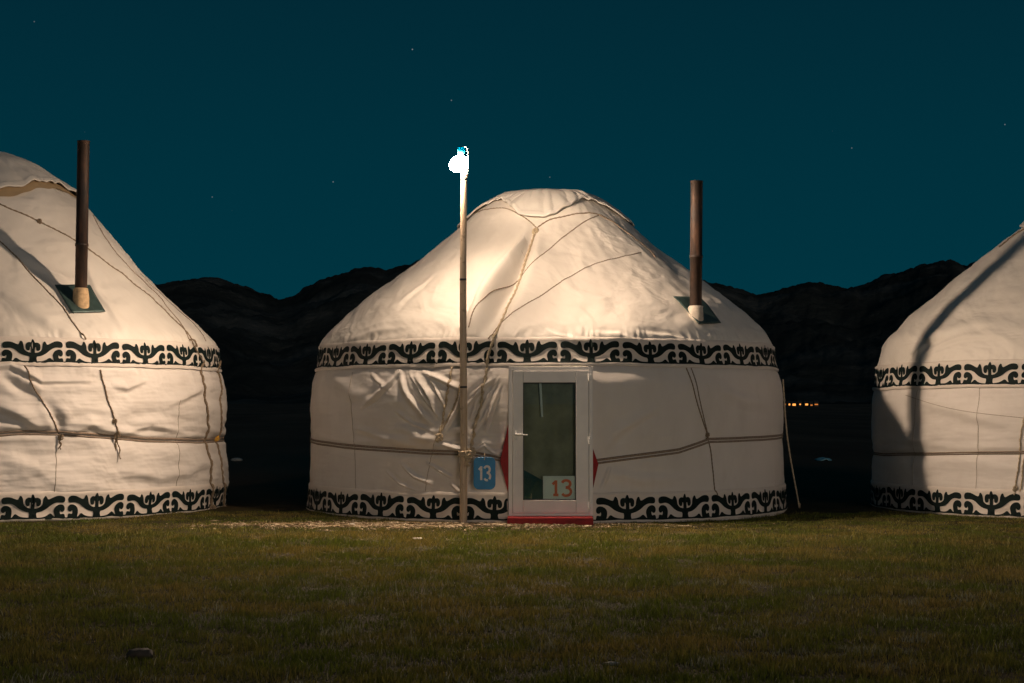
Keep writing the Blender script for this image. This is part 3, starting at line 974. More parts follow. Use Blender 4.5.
mb.add(wb(gx0 + .0005, gx1 - .0005, DY - 0.011, DY + 0.049, gz1, sz1)); mb.add(wb(gx0 + .0005, gx1 - .0005, DY - 0.011, DY + 0.049, sz0, gz0))
door = mb.build('door', M['pvc'], root_m)
mb = MB()
mb.add(wb(x0, sx0 - 0.003, DY + 0.004, DY + 0.08, zb, zt)); mb.add(wb(sx1 + 0.003, x1, DY + 0.004, DY + 0.08, zb, zt))
mb.add(wb(sx0 - .0025, sx1 + .0025, DY + 0.005, DY + 0.079, sz1 + 0.003, zt)); mb.add(wb(sx0 - .0025, sx1 + .0025, DY + 0.005, DY + 0.079, zb, sz0 - 0.003))
mb.build('frame', M['pvc'], door)
mb = MB(); g = 0.008
mb.add(wb(gx0, gx0 + g, DY - 0.004, DY + 0.03, gz0, gz1, 0)); mb.add(wb(gx1 - g, gx1, DY - 0.004, DY + 0.03, gz0, gz1, 0))
mb.add(wb(gx0 + g, gx1 - g, DY - 0.004, DY + 0.03, gz1 - g, gz1, 0)); mb.add(wb(gx0 + g, gx1 - g, DY - 0.004, DY + 0.03, gz0, gz0 + g, 0))
mb.build('gasket', M['pvc_dark'], door)
mb = MB(); mb.add(wb(gx0 + g, gx1 - g, DY - 0.016, DY - 0.002, gz0 - 0.012, gz0 - 0.001, 0.003)); mb.build('glazing_bead', M['handle'], door)
tg = NT('window_glass')
tg.b.inputs['Base Color'].default_value = (0.85, 0.95, 0.92, 1); tg.b.inputs['Roughness'].default_value = 0.02
tg.b.inputs['Transmission Weight'].default_value = 1.0; tg.b.inputs['IOR'].default_value = 1.45
trn = tg.node('ShaderNodeBsdfTransparent'); trn.inputs[0].default_value = (0.90, 0.95, 0.93, 1)
gls = tg.node('ShaderNodeBsdfGlossy'); gls.inputs['Roughness'].default_value = 0.01
fr = tg.node('ShaderNodeFresnel'); fr.inputs['IOR'].default_value = 1.5
mx = tg.node('ShaderNodeMixShader'); tg.link(fr.outputs[0], mx.inputs[0]); tg.link(trn.outputs[0], mx.inputs[1]); tg.link(gls.outputs[0], mx.inputs[2])
tg.link(mx.outputs[0], tg.n['Material Output'].inputs['Surface'])
mb = MB(); mb.add(wb(gx0 + 0.001, gx1 - 0.001, DY + 0.008, DY + 0.014, gz0 + 0.001, gz1 - 0.001, 0)); mb.build('pane', tg.m, door)
# handle: plate, spindle, lever; keyhole plate
hz = at_depth(517, 435.5, DY)[2]; hx = at_depth(516, 435, DY)[0]
mb = MB()
mb.add(wb(hx - 0.014, hx + 0.014, DY - 0.022, DY - 0.0125, hz - 0.045, hz + 0.045, 0.005))
mb.add(tube([loc(hx, DY - 0.02, hz + 0.01), loc(hx, DY - 0.055, hz + 0.01)], 0.009, 12))
mb.add(tube([loc(hx - 0.006, DY - 0.055, hz + 0.01), loc(hx + 0.04, DY - 0.058, hz + 0.01), loc(hx + 0.115, DY - 0.05, hz + 0.006)], [0.010, 0.010, 0.008], 12))
mb.build('handle', M['handle'], door, True)
mb = MB(); mb.add(wb(hx - 0.012, hx + 0.012, DY - 0.018, DY - 0.0125, hz - 0.21, hz - 0.14, 0.005)); mb.build('keyhole_plate', M['handle'], door)
for hy in (377, 440, 505):
    zz = at_depth(590, hy, DY)[2]
    mb = MB(); mb.add(tube([loc(sx1 + 0.006, DY - 0.016, zz - 0.035), loc(sx1 + 0.006, DY - 0.016, zz + 0.035)], 0.008, 12))
    mb.add(wb(sx1 - 0.01, sx1 + 0.028, DY - 0.015, DY + 0.004, zz - 0.030, zz + 0.030, 0.003)); mb.build('hinge', M['handle'], door)
# red sill under the door and red felt lining beside it
mb = MB(); mb.add(box(x0 - 0.012 - ym.c[0], x1 - 0.004 - ym.c[0], DY - 0.13, DY + 0.10, -0.03, zb - 0.004, 0.012)); mb.build('threshold', M['red'], root_m)
xl = at_depth(500, 461, -2.70)[0]; xr = at_depth(598.5, 463, -2.70)[0]
def lens(xa, xm, zs, zm, ze_):
    n = 14; vs = []
    for i in range(n):
        t_ = i / (n - 1)
        z_ = zs + (ze_ - zs) * t_
        tm = (zm - zs) / (ze_ - zs)
        k = t_ / tm if t_ < tm else (1 - t_) / (1 - tm)
        x_ = xa + (xm - xa) * k
        vs += [loc(xa, DY + 0.02, z_), loc(x_, DY + 0.012, z_), loc(x_, DY + 0.05, z_), loc(xa, DY + 0.05, z_)]
    fs = []
    for i in range(n - 1):
        for k in range(4):
            fs.append((i * 4 + k, i * 4 + (k + 1) % 4, i * 4 + 4 + (k + 1) % 4, i * 4 + 4 + k))
    return vs, fs
zs, zm, ze_ = at_depth(506, 494, DY)[2], at_depth(506, 461, DY)[2], at_depth(506, 424, DY)[2]
mb = MB(); mb.add(lens(x0 - 0.001, xl, zs, zm, ze_)); mb.build('door_lining', M['red'], root_m)
zs, zm, ze_ = at_depth(506, 488, DY)[2], at_depth(506, 464, DY)[2], at_depth(506, 449, DY)[2]
mb = MB(); mb.add(lens(x1 + 0.001, xr, zs, zm, ze_)); mb.build('door_lining', M['red'], root_m)
# folds of wall canvas tucked against the door frame on each side
# inside: a curtain, and a dark teal bedspread low on the left
nx, nz = 60, 30
U, V_ = np.meshgrid(np.linspace(x0 + 0.05, x1 - 0.05, nx), np.linspace(0.02, 1.55, nz), indexing='ij')
Yc = DY + 0.075 + 0.012 * np.sin(U * 26) + 0.02 * perlin(U * 3, V_ * 2, 3)
mesh_obj('curtain', np.stack([U - ym.c[0], Yc - ym.c[1], V_], -1).reshape(-1, 3), grid_faces(nx, nz), M['curtain'], root_m)
U, V_ = np.meshgrid(np.linspace(x0 + 0.06, x0 + 0.50, 30), np.linspace(0, 1, 16), indexing='ij')
Zb = 0.05 + V_ * (0.50 - 0.55 * (U - x0 - 0.1).clip(0, 1)); Yb = DY + 0.054 + 0.0 * V_
mesh_obj('bedspread', np.stack([U - ym.c[0], Yb + 0.006 * np.sin(U * 40), Zb], -1).reshape(-1, 3), grid_faces(30, 16), M['teal_cloth'], root_m)
QY = DY + 0.05
mb = MB(); mb.add(tube([loc(at_depth(540, 380, QY)[0], QY, at_depth(540, 380, QY)[2]), loc(at_depth(542, 417, QY)[0], QY, at_depth(542, 417, QY)[2])], [0.013, 0.012], 8)); mb.build('hanging_strap', M['paper'], root_m)
th = np.linspace(0, 2 * PI, 64, endpoint=False)
mesh_obj('floor_mat', [(2.55 * math.cos(a), 2.55 * math.sin(a), 0.03) for a in th], [tuple(range(64))], M['curtain'], root_m, False)


# ---- digits as thick flat shapes
def stroke_poly(pts, w):
    P = np.array(pts, float)
    T = np.gradient(P, axis=0); T /= np.linalg.norm(T, axis=1)[:, None]
    N = np.stack([-T[:, 1], T[:, 0]], 1) * w / 2
    return np.concatenate([P + N, (P - N)[::-1]])


def glyph(mb, which, x, z, h, w, y_, t=0.003, stroke=None, broken=False):
    st = stroke or h * 0.16
    lines = []
    if which == '1':
        lines = [[(0.62, 0), (0.62, 0.5), (0.62, 1)], [(0.62, 0.95), (0.45, 0.85), (0.22, 0.74)]]
        if not broken: lines.append([(0.3, 0.04), (0.62, 0.04), (0.92, 0.04)])
    if which == '3':
        a = [(0.08, 0.84), (0.2, 0.95), (0.45, 1.0), (0.72, 0.95), (0.86, 0.82), (0.82, 0.66), (0.66, 0.56), (0.42, 0.53)]
        b = [(0.42, 0.53), (0.7, 0.49), (0.88, 0.38), (0.92, 0.24), (0.82, 0.08), (0.58, 0.0), (0.3, 0.0), (0.08, 0.12)]
        lines = [a, b]
    k = 0
    for L in lines:
        L = resample(np.array([(x + p[0] * w, z + p[1] * h) for p in L]), h * 0.06)
        if broken and which == '3' and L is not None and L[0][1] < z + h * 0.6:   # stencilled: a small break in the stroke
            segs = [L[: int(len(L) * 0.62)], L[int(len(L) * 0.72):]]
        else: segs = [L]
        for S_ in segs:
            if len(S_) < 2: continue
            T = np.gradient(S_, axis=0); T /= np.linalg.norm(T, axis=1)[:, None]
            N = np.stack([-T[:, 1], T[:, 0]], 1) * st / 2
            vs = []; n = len(S_)
            yk = y_ - 0.0004 * k; k += 1
            for a_, b_ in zip(S_ + N, S_ - N):
                vs += [(a_[0], yk - t, a_[1]), (b_[0], yk - t, b_[1]), (b_[0], yk, b_[1]), (a_[0], yk, a_[1])]
            fs = []
            for i in range(n - 1):
                for q in range(4): fs.append((i * 4 + q, i * 4 + 4 + q, i * 4 + 4 + (q + 1) % 4, i * 4 + (q + 1) % 4))
            fs += [(0, 1, 2, 3), tuple((n - 1) * 4 + q for q in (3, 2, 1, 0))]
            mb.add((vs, fs))


# blue number plate hanging from the belt
SY = -2.71
sx0_, sx1_ = at_depth(473.5, 470, SY)[0], at_depth(495.5, 470, SY)[0]
sz0_, sz1_ = at_depth(480, 489.5, SY)[2], at_depth(480, 457, SY)[2]
cx, cz = (sx0_ + sx1_) / 2, (sz0_ + sz1_) / 2
sign = empty('number_plate', (cx, SY, sz0_), label='small blue rounded plate with a pale 13 hanging from the belt left of the door', cat='sign')
hw, hh = (sx1_ - sx0_) / 2, (sz1_ - sz0_) / 2
out = []
rc = 0.055
for (ax, az, a0) in ((hw - rc, hh - rc, 0), (-hw + rc, hh - rc, 90), (-hw + rc, -hh + rc, 180), (hw - rc, -hh + rc, 270)):
    for i in range(9):
        a = math.radians(a0 + i * 90 / 8); out.append((ax + rc * math.cos(a), az + rc * math.sin(a)))
n = len(out)
vs = [(p[0], -0.004, p[1] + hh) for p in out] + [(p[0] * .985, -0.007, p[1] * .985 + hh) for p in out] + [(p[0], 0.004, p[1] + hh) for p in out]
fs = [tuple(range(n, 2 * n))[::-1], tuple(range(2 * n, 3 * n))]
for i in range(n):
    j = (i + 1) % n
    fs += [(i, j, n + j, n + i), (2 * n + i, 2 * n + j, j, i)]
mesh_obj('plate', vs, fs, M['blue'], sign, False)
mb = MB()
glyph(mb, '1', -0.066, 0.092, 0.135, 0.055, -0.0075, stroke=0.022, broken=True)
glyph(mb, '3', -0.006, 0.092, 0.135, 0.066, -0.0075, stroke=0.021, broken=True)
mb.build('number', M['digit'], sign)
mb = MB(); mb.add(tube([(0, -0.008, 2 * hh - 0.03), (0.004, -0.012, 2 * hh + 0.0), (0.0, 0.02, 2 * hh + 0.04)], 0.003, 6)); mb.build('hanging_wire', M['cord'], sign, True)

# paper number behind the glass
PY = DY + 0.022
pa = at_depth(543, 499, PY); pb = at_depth(575.2, 476, PY)
paper = empty('number_card', (pa[0], PY, pa[2]), label='pale card with an orange-red 13 standing behind the door glass', cat='card')
w_, h_ = pb[0] - pa[0], pb[2] - pa[2]
mb = MB(); mb.add(box(0, w_, 0, 0.003, 0, h_, 0)); mb.build('card', M['paper'], paper)
mb = MB(); glyph(mb, '1', w_ * 0.24, h_ * 0.15, h_ * 0.66, w_ * 0.26, -0.001, 0.001, stroke=0.026); glyph(mb, '3', w_ * 0.57, h_ * 0.15, h_ * 0.66, w_ * 0.32, -0.001, 0.001, stroke=0.026)
mb.build('number', M['orange'], paper)

# ------------------------------------------------------------------ lamp post
LY = -2.67
pb_ = at_depth(463.3, 523, LY); pt_ = at_depth(463.6, 169, LY)
post = empty('lamp_post', (pb_[0], LY, 0), label='thin wooden lamp post with a glaring white lamp, tied to the middle yurt', cat='lamp post')
H = pt_[2]
pts = np.array([(0.004 * math.sin(z * 2.1), 0.003 * math.sin(z * 1.3), z) for z in np.linspace(-0.1, H, 60)])
pts[:, 0] += (pt_[0] - pb_[0]) * (pts[:, 2] / H)
rad = 0.037 + 0.0004 * np.sin(pts[:, 2] * 7) - 0.006 * pts[:, 2] / H
vs, fs = tube(pts, rad, 20); mesh_obj('pole', vs, fs, M['pole'], post)
for py_ in (179, 279.5, 387):
    z_ = at_depth(463, py_, LY)[2]
    i = int(np.argmin(abs(pts[:, 2] - z_)))
    mb = MB(); mb.add(lathe([(rad[i] - .001, -0.012), (rad[i] + 0.0012, -0.010), (rad[i] + 0.0012, 0.008), (rad[i] - .001, 0.012)], 24, (pts[i][0], pts[i][1], z_)))
    mb.build('wire_band', M['pvc_dark'], post, True)
# lamp head: lit bulb hanging at the left front of the pole top, blue socket, bent bracket
lc = at_depth(458.6, 163.5, LY - 0.045) - np.array([pb_[0], LY, 0])
em = NT('lit_bulb')
emn = em.node('ShaderNodeEmission'); emn.inputs['Color'].default_value = (1.0, 0.74, 0.53, 1)
tc = em.node('ShaderNodeNewGeometry')
dt = em.node('ShaderNodeVectorMath', operation='DOT_PRODUCT'); em.link(tc.outputs['Incoming'], dt.inputs[0]); dt.inputs[1].default_value = (0.05, 0.65, -0.758)
mr = em.node('ShaderNodeMapRange'); mr.interpolation_type = 'SMOOTHSTEP'
mr.inputs['From Min'].default_value = 0.34; mr.inputs['From Max'].default_value = 0.88
LAMP = 4700.0
mr.inputs['To Min'].default_value = LAMP; mr.inputs['To Max'].default_value = LAMP * 0.10
em.link(dt.outputs['Value'], mr.inputs['Value']); 
sz_ = em.node('ShaderNodeSeparateXYZ'); em.link(tc.outputs['Incoming'], sz_.inputs[0])
mz = em.node('ShaderNodeMapRange'); mz.inputs['From Min'].default_value = 0.0; mz.inputs['From Max'].default_value = -0.9
mz.inputs['To Min'].default_value = 0.55; mz.inputs['To Max'].default_value = 2.3; em.link(sz_.outputs['Z'], mz.inputs['Value'])
mm = em.node('ShaderNodeMath', operation='MULTIPLY'); em.link(mr.outputs[0], mm.inputs[0]); em.link(mz.outputs[0], mm.inputs[1])
mxx = em.node('ShaderNodeMapRange'); mxx.inputs['From Min'].default_value = -1.0; mxx.inputs['From Max'].default_value = 1.0
mxx.inputs['To Min'].default_value = 0.80; mxx.inputs['To Max'].default_value = 1.25; em.link(sz_.outputs['X'], mxx.inputs['Value'])
m3 = em.node('ShaderNodeMath', operation='MULTIPLY'); em.link(mm.outputs[0], m3.inputs[0]); em.link(mxx.outputs[0], m3.inputs[1])
em.link(m3.outputs[0], emn.inputs['Strength'])
em.link(emn.outputs[0], em.n['Material Output'].inputs['Surface'])
import bmesh
bm = bmesh.new(); bmesh.ops.create_icosphere(bm, subdivisions=3, radius=1.0)
Rb = Matrix.Rotation(math.radians(28), 4, 'Y')
for v in bm.verts:
    p = v.co.copy()
    k = 1.0 - 0.28 * max(0, p.z) ** 1.5
    p = Vector((p.x * 0.080 * k - 0.018 * max(0, -p.z), p.y * 0.066 * k, p.z * 0.092))
    v.co = Rb @ p + Vector(lc)
me = bpy.data.meshes.new('bulb'); bm.to_mesh(me); bm.free(); me.materials.append(em.m)
me.polygons.foreach_set('use_smooth', [True] * len(me.polygons))
bulb = bpy.data.objects.new('bulb', me); col.objects.link(bulb); bulb.parent = post
M['cyan'] = mat_plain('cyan_plastic', (0.0, 0.12, 0.20), 0.35, 0.1, 20, 0.02)
M['steel'] = mat_plain('galvanised_steel', (0.12, 0.12, 0.11), 0.5, 0.1, 20, 0.05, 0.8)
tcy = NT('cyan_translucent_cap'); tl = tcy.node('ShaderNodeBsdfTranslucent'); tl.inputs['Color'].default_value = (0.0, 0.30, 0.42, 1)
tcy.b.inputs['Base Color'].default_value = (0.0, 0.25, 0.36, 1)
mxc = tcy.node('ShaderNodeMixShader'); mxc.inputs[0].default_value = 0.6
tcy.link(tcy.b.outputs[0], mxc.inputs[1]); tcy.link(tl.outputs[0], mxc.inputs[2]); tcy.link(mxc.outputs[0], tcy.n['Material Output'].inputs['Surface']); M['cyan'] = tcy.m
top = lc + np.array([0.026, -0.01, 0.088])
mb = MB(); mb.add(lathe([(0.0, 0.074), (0.026, 0.070), (0.038, 0.052), (0.038, 0.024), (0.026, 0.0), (0.0, -0.004)], 24, top)); mb.build('socket', M['cyan'], post, True)
mb = MB(); mb.add(tube(resample([(lc[0] + 0.030, lc[1], lc[2] + 0.14), (lc[0] + 0.05, lc[1] + 0.03, lc[2] + 0.175), (pts[-1][0] + 0.034, 0.0, lc[2] + 0.15), (pts[-1][0] + 0.038, 0.0, lc[2] + 0.05), (pts[-1][0] + 0.036, 0.0, lc[2] - 0.12)], 0.01), 0.006, 8)); mb.build('bracket', M['steel'], post, True)
# cord lashing that ties the pole to the belt
z_ = at_depth(466, 454, LY)[2]
mb = MB(); q = []
for i in range(90):
    a = i / 90 * 2 * PI * 4.5
    q.append((0.046 * math.cos(a) + 0.0, 0.046 * math.sin(a), z_ - 0.03 + 0.06 * i / 90 + 0.006 * math.sin(a * 2)))
mb.add(tube(q, 0.007, 6, 0.3))
mb.add(tube(resample([(0.04, -0.03, z_), (0.065, 0.0, z_ + 0.01), (0.08, 0.05, z_ + 0.03)], 0.01), 0.008, 6, 0.3))
knot(mb, (0.045, -0.04, z_), 0.03, 0.008, 3, 4, 0.13)
mb.build('lashing', M['yellow' if False else 'cord'], post, True)

# ------------------------------------------------------------------ stones
def stone(p, size, mat, label, seed):
    bm = bmesh.new(); bmesh.ops.create_icosphere(bm, subdivisions=3, radius=1.0)
    r = np.random.default_rng(seed)
    for v in bm.verts:
        c = v.co
        k = 1 + 0.22 * float(perlin(c.x * 1.3 + seed, c.y * 1.3 + c.z, seed)) + 0.12 * float(perlin(c.x * 4, c.y * 4 + c.z * 3, seed + 2))
        v.co = Vector((c.x * size[0] * k, c.y * size[1] * k, c.z * size[2] * k))
    me = bpy.data.meshes.new('stone'); bm.to_mesh(me); bm.free(); me.materials.append(M[mat])
    me.polygons.foreach_set('use_smooth', [True] * len(me.polygons))
    o = bpy.data.objects.new('stone', me); col.objects.link(o)
    o.location = (p[0], p[1], float(ground_h(p[0], p[1])) + size[2] * 0.45)
    return props(o, label, 'stone', 'stones lying on the turf')


M['dung'] = mat_plain('dark_stone', (0.075, 0.06, 0.045), 0.9, 0.3, 30, 0.6)
stone(on_ground(140, 655), (0.065, 0.05, 0.030), 'dung', 'dark rounded stone in the grass near the lower left corner', 3)
stone(on_ground(237, 461), (0.13, 0.10, 0.05), 'chalk', 'pale stone on the dark plain between the left and middle yurts', 9)
stone(on_ground(352, 525), (0.03, 0.025, 0.012), 'chalk', 'small pale stone on the trodden earth left of the lamp post', 12)
stone(on_ground(418, 540), (0.05, 0.03, 0.014), 'chalk', 'flat pale stone in the turf in front of the lamp post', 15)
stone(on_ground(612, 664), (0.04, 0.02, 0.010), 'chalk', 'tiny flat pale stone in the dark grass right of bottom centre', 21)
# blue sheeting out on the plain
p = on_ground(823, 460)
U, V_ = np.meshgrid(np.linspace(-0.17, 0.17, 16), np.linspace(-0.3, 0.3, 16), indexing='ij')
Zs = 0.05 + 0.04 * perlin(U * 9, V_ * 6, 2) - 0.10 * (np.hypot(U / .17, V_ / .3) ** 4) * 0.3
M['sheet'] = mat_plain('pale_blue_sheeting', (0.25, 0.50, 0.55), 0.4, 0.1, 10, 0.1)
o = mesh_obj('plastic_sheet', np.stack([U, V_, Zs], -1).reshape(-1, 3), grid_faces(16, 16), M['sheet'], label='scrap of pale blue sheeting lying on the dark plain between the middle and right yurts', cat='plastic sheet')
o.location = (p[0], p[1], float(ground_h(p[0], p[1]))); sm = o.modifiers.new('thick', 'SOLIDIFY'); sm.thickness = 0.01

# ------------------------------------------------------------------ far cabins with lit windows
M['cabin'] = mat_plain('dark_planks', (0.08, 0.06, 0.045), 0.9, 0.2, 1, 0.2)
M['cabin_roof'] = mat_plain('cabin_roof', (0.05, 0.05, 0.05), 0.8, 0.2, 1, 0.2)
lit = NT('lit_window'); le = lit.node('ShaderNodeEmission'); le.inputs['Color'].default_value = (1.0, 0.36, 0.07, 1); le.inputs['Strength'].default_value = 3.0
le.inputs['Strength'].default_value = 1.7
lit.link(le.outputs[0], lit.n['Material Output'].inputs['Surface'])
lit2 = NT('dim_lit_window'); le = lit2.node('ShaderNodeEmission'); le.inputs['Color'].default_value = (1.0, 0.30, 0.06, 1); le.inputs['Strength'].default_value = 0.7
lit2.link(le.outputs[0], lit2.n['Material Output'].inputs['Surface'])
names = ['leftmost', 'second from the left', 'third from the left', 'middle one', 'third from the right', 'second from the right', 'rightmost']
CY = 520.0
for i, (cxp, wpx, brt) in enumerate([(785, 3.2, 0), (789.5, 3.4, 1), (794.3, 5.0, 1), (800.2, 3.4, 1), (806.8, 4.6, 1), (811.6, 2.8, 0), (816.5, 4.0, 0)]):
    d = ray(cxp, 404.2 + (i % 3) * 0.35); yy = CY + 6 * math.sin(i * 2.1)
    p = CAM + d * ((yy - CAM[1]) / d[1])
    gz = float(ground_h(p[0], p[1]))
    cab = empty('cabin', (p[0], p[1], gz - 0.3), label='tiny far cabin with a lit window, %s of the row' % names[i], cat='cabin', group='far cabins with lit windows')
    W = wpx * 0.33; top = p[2] - gz + 0.9
    mb = MB(); mb.add(box(-W / 2, W / 2, 0, 2.4, 0, top, 0)); mb.build('wall', M['cabin'], cab)
    mb = MB(); mb.add(([(-W / 2 - .1, -.2, top + .004), (W / 2 + .1, -.2, top + .004), (W / 2 + .1, 2.6, top + .004), (-W / 2 - .1, 2.6, top + .004), (-W / 2 - .1, 1.2, top + .6), (W / 2 + .1, 1.2, top + .6)],
                       [(0, 1, 5, 4), (2, 3, 4, 5), (0, 4, 3), (1, 2, 5), (0, 3, 2, 1)])); mb.build('roof', M['cabin_roof'], cab)
    ww = W * (0.30, 0.24, 0.34, 0.22, 0.33, 0.4, 0.45)[i]
    mb = MB(); mb.add(box(-ww, ww * 0.8, -0.03, 0.0, top - 0.85, top - (0.45, 0.3, 0.2, 0.45, 0.3, 0.5, 0.5)[i], 0)); mb.build('window', (lit if brt else lit2).m, cab)

# ------------------------------------------------------------------ grass
def blades(name, X, Y, Hh, Wd, colr, mat, lean=0.5):
    n = len(X)
    a = rng.random(n) * 2 * PI
    la = rng.random(n) * 2 * PI; lm = lean * (0.3 + rng.random(n)) * Hh
    Z = ground_h(X, Y) - 0.004
    dx, dy = np.cos(a) * Wd / 2, np.sin(a) * Wd / 2
    lx, ly = np.cos(la) * lm, np.sin(la) * lm
    v = np.empty((n, 5, 3))
    v[:, 0] = np.stack([X - dx, Y - dy, Z], 1); v[:, 1] = np.stack([X + dx, Y + dy, Z], 1)
    v[:, 2] = np.stack([X + dx * .75 + lx * .35, Y + dy * .75 + ly * .35, Z + Hh * .6], 1)
    v[:, 3] = np.stack([X - dx * .75 + lx * .35, Y - dy * .75 + ly * .35, Z + Hh * .6], 1)
    v[:, 4] = np.stack([X + lx, Y + ly, Z + Hh], 1)
    b = np.arange(n)[:, None] * 5
    f = np.concatenate([np.stack([b[:, 0], b[:, 0] + 1, b[:, 0] + 2], 1), np.stack([b[:, 0], b[:, 0] + 2, b[:, 0] + 3], 1), np.stack([b[:, 0] + 3, b[:, 0] + 2, b[:, 0] + 4], 1)])
    o = mesh_obj(name, v.reshape(-1, 3), f, mat, None, False, kind='stuff')
    at = o.data.color_attributes.new('tint', 'FLOAT_COLOR', 'POINT')
    c = np.ones((n, 5, 4)); c[:, :, :3] = colr[:, None, :]
    at.data.foreach_set('color', c.ravel())
    return o


def grass_mat():
    t = NT('grass_blades'); a = t.node('ShaderNodeAttribute'); a.attribute_name = 'tint'
    m = t.out(a.outputs['Color'], 0.7, spec=0.25)
    df = t.node('ShaderNodeBsdfTranslucent'); t.link(a.outputs['Color'], df.inputs['Color'])
    mx = t.node('ShaderNodeMixShader'); mx.inputs[0].default_value = 0.25
    t.link(t.b.outputs[0], mx.inputs[1]); t.link(df.outputs[0], mx.inputs[2]); t.link(mx.outputs[0], t.n['Material Output'].inputs['Surface'])
    return m


def scatter():
    n = 620000
    # denser close to the lens, where blades show largest
    u = rng.random(n)
    Y = -13.2 + (13.2 - 1.0) * u ** 1.0
    half = 1.6 + (Y + 19) * 0.345
    X = (rng.random(n) * 2 - 1) * half
    keep = np.ones(n, bool)
    for k, rr in (('m', 2.67), ('l', 2.79), ('r', 2.66)):
        keep &= np.hypot(X - YC[k][0], Y - YC[k][1]) > rr + 0.01
    worn = np.exp(-((Y + 2.95 + 0.3 * perlin(X / 0.6, X * 0, 77)) / 0.5) ** 2) * np.exp(-(np.abs(X + 0.8) / 2.4) ** 3)
    patch = fbm(X / 0.5, Y / 0.5, 41, 3)
    keep &= rng.random(n) > worn * 1.05
    keep &= rng.random(n) > 0.5 * sstep(0.05, 0.45, patch)
    X, Y = X[keep], Y[keep]; n = len(X)
    p1 = fbm(X / 0.9, Y / 0.9, 51, 4); p2 = fbm(X / 0.25, Y / 0.25, 61, 3)
    Hh = (0.020 + 0.018 * rng.random(n)) * (1 + 1.3 * p2).clip(0.35, 2.6)
    tall = rng.random(n) < 0.01
    Hh = np.where(tall, Hh * 2.2, Hh)
    hem = np.zeros(n)
    for k, rr in (('m', 2.72), ('l', 2.82), ('r', 2.68)):
        hem = np.maximum(0 * hem, 0 * np.exp(0)) if False else np.maximum(hem, np.exp(-((np.hypot(X - YC[k][0], Y - YC[k][1]) - rr) / 0.05) ** 2))
    Hh *= (1 + 0.25 * hem) * (1 - 0.45 * sstep(-5, -3, Y))
    Wd = 0.0028 + 0.0022 * rng.random(n) + 0.0012 * sstep(-9, -3, Y)
    g = np.array([0.12, 0.15, 0.018]); dry = np.array([0.27, 0.205, 0.055]); dk = np.array([0.05, 0.065, 0.015])
    m = np.clip(0.40 + 1.3 * p1 + 0.35 * (rng.random(n) - 0.5) + 0.15 * p2, 0, 1)[:, None]
    c = g * (1 - m) + dry * m
    d = (rng.random(n) < 0.35)[:, None]
    c = np.where(d, dk * 0.6 + c * 0.4, c) * (0.75 + 0.5 * rng.random(n))[:, None]
    fl = rng.random(n) < 0.010
    c = np.where(fl[:, None], np.array([0.42, 0.40, 0.26]), c)
    # clumps of grey-green woolly plants
    w = fbm(X / 0.35, Y / 0.3, 71, 3)
    wool = (w > 0.36) & (rng.random(n) < 0.5) & (X > -2.5) & (Y < -8)
    c = np.where(wool[:, None], np.array([0.30, 0.31, 0.22]) * (0.6 + 0.6 * rng.random(n))[:, None], c)
    blades('grass', X, Y, Hh, Wd, c, grass_mat())


scatter()


def litter():
    """straw and crumbs of earth along the foot of the tents"""
    n = 12000
    X = rng.normal(-0.8, 0.95, n); Y = -2.92 + rng.normal(0, 0.30, n)
    keep = perlin(X / 0.3, Y / 0.25, 88) + 0.25 > rng.random(n) * 0.6
    for k, rr in (('m', 2.67), ('l', 2.79), ('r', 2.66)):
        keep &= np.hypot(X - YC[k][0], Y - YC[k][1]) > rr + 0.03
    X, Y = X[keep], Y[keep]; n = len(X)
    s = 0.004 + 0.010 * rng.random(n) ** 3
    L = s * (1 + 3.5 * (rng.random(n) < 0.35))
    a = rng.random(n) * PI
    Z = ground_h(X, Y) + s * 0.35
    ax = np.stack([np.cos(a) * L, np.sin(a) * L, 0 * a], 1); ay = np.stack([-np.sin(a) * s, np.cos(a) * s, 0 * a], 1); az = np.stack([0 * a, 0 * a, s * 0.7], 1)
    Cn = np.stack([X, Y, Z], 1)
    v = np.stack([Cn + ax, Cn + ay, Cn - ax, Cn - ay, Cn + az, Cn - az], 1)
    v += rng.normal(0, 1, v.shape) * s[:, None, None] * 0.2
    b = np.arange(n)[:, None] * 6
    F_ = np.concatenate([b + np.array([t]) for t in ((0, 1, 4), (1, 2, 4), (2, 3, 4), (3, 0, 4), (1, 0, 5), (2, 1, 5), (3, 2, 5), (0, 3, 5))])
    o = mesh_obj('gravel', v.reshape(-1, 3), F_, None, None, False, kind='stuff')
    t = NT('straw_and_crumbs'); a_ = t.node('ShaderNodeAttribute'); a_.attribute_name = 'tint'
    o.data.materials.append(t.out(a_.outputs['Color'], 0.9, spec=0.1))
    at = o.data.color_attributes.new('tint', 'FLOAT_COLOR', 'POINT')
    c = np.ones((n, 6, 4)); k = rng.random(n)[:, None]
    base = np.array([0.16, 0.11, 0.06]) * (1 - k ** 2) + np.array([0.55, 0.46, 0.32]) * k ** 2
    c[:, :, :3] = base[:, None, :]
    at.data.foreach_set('color', c.ravel())


litter()

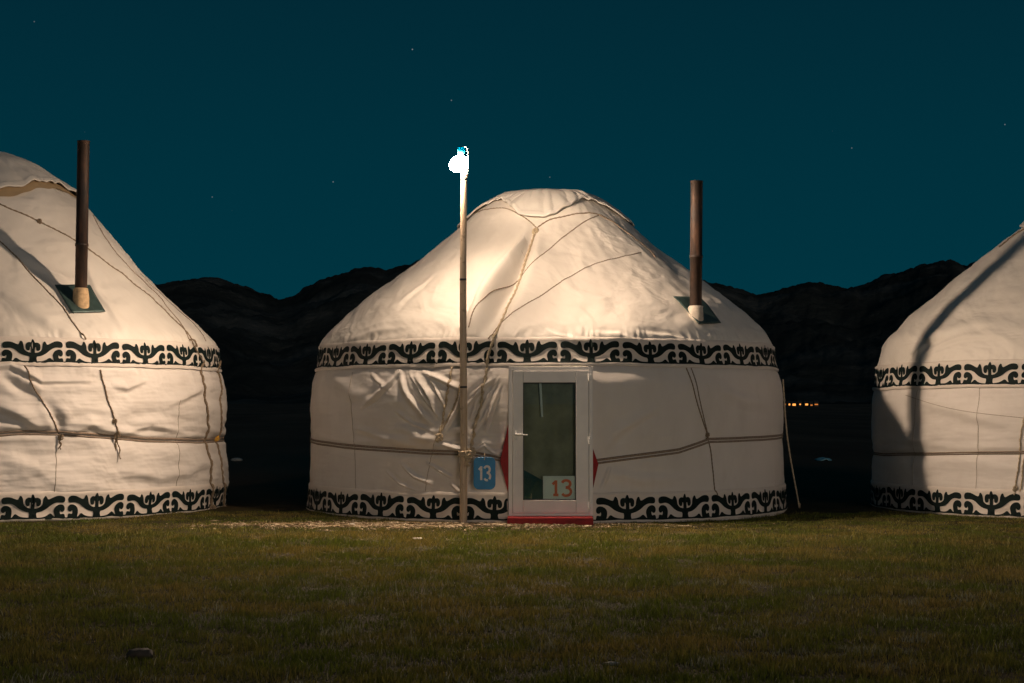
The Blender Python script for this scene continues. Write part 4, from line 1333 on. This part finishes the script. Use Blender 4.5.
# ------------------------------------------------------------------ sky
world = bpy.data.worlds.new('World'); sc.world = world; world.use_nodes = True
wn, wl = world.node_tree.nodes, world.node_tree.links
bg = wn['Background']; bg.inputs['Strength'].default_value = 1.0
tcw = wn.new('ShaderNodeTexCoord'); sp = wn.new('ShaderNodeSeparateXYZ'); wl.new(tcw.outputs['Generated'], sp.inputs[0])
rp_ = wn.new('ShaderNodeValToRGB'); wl.new(sp.outputs['Z'], rp_.inputs['Fac'])
def s2l(c): return tuple((x / 255 / 12.92 if x / 255 <= 0.04045 else ((x / 255 + 0.055) / 1.055) ** 2.4) for x in c)
stops = [(0.0, (1, 54, 66)), (0.07, (1, 52, 64)), (0.15, (1, 48, 60)), (0.25, (2, 41, 53)), (0.6, (4, 33, 46)), (1.0, (5, 30, 42))]
e = rp_.color_ramp.elements
while len(e) < len(stops): e.new(0.5)
for el, (p_, c_) in zip(e, stops):
    el.position = p_; el.color = (*s2l(c_), 1)
# stars
vo = wn.new('ShaderNodeTexVoronoi'); vo.inputs['Scale'].default_value = 85; wl.new(tcw.outputs['Generated'], vo.inputs['Vector'])
lt = wn.new('ShaderNodeMapRange'); lt.interpolation_type = 'SMOOTHSTEP'
lt.inputs['From Min'].default_value = 0.01; lt.inputs['From Max'].default_value = 0.05; lt.inputs['To Min'].default_value = 1; lt.inputs['To Max'].default_value = 0
wl.new(vo.outputs['Distance'], lt.inputs['Value'])
sc3 = wn.new('ShaderNodeSeparateColor'); wl.new(vo.outputs['Color'], sc3.inputs[0])
gt = wn.new('ShaderNodeMapRange'); gt.inputs['From Min'].default_value = 0.84; gt.inputs['From Max'].default_value = 1.0; gt.inputs['To Max'].default_value = 0.22
wl.new(sc3.outputs[0], gt.inputs['Value'])
mu = wn.new('ShaderNodeMath'); mu.operation = 'MULTIPLY'; wl.new(lt.outputs[0], mu.inputs[0]); wl.new(gt.outputs[0], mu.inputs[1])
mxw = wn.new('ShaderNodeMix'); mxw.data_type = 'RGBA'; mxw.blend_type = 'ADD'; mxw.inputs[0].default_value = 1.0
wl.new(rp_.outputs['Color'], mxw.inputs[6]); wl.new(mu.outputs[0], mxw.inputs[7]); wl.new(mxw.outputs[2], bg.inputs['Color'])

# warm fill added to brighten the walls, low from the right behind the camera
sun_d = bpy.data.lights.new('warm_fill', 'SUN'); sun = bpy.data.objects.new('warm_fill', sun_d); col.objects.link(sun)
sun_d.energy = 0.50; sun_d.angle = math.radians(14); sun_d.color = (1.0, 0.82, 0.68)
dirv = Vector((-math.sin(math.radians(14)), math.cos(math.radians(14)), -math.tan(math.radians(3.0))))
sun.rotation_euler = dirv.to_track_quat('-Z', 'Y').to_euler()

sc.view_settings.view_transform = 'Standard'; sc.view_settings.look = 'None'
sc.view_settings.exposure = 0; sc.view_settings.gamma = 1
sc.render.engine = 'CYCLES'
sc.cycles.use_denoising = True
sc.cycles.sample_clamp_indirect = 8.0
sc.cycles.max_bounces = 8
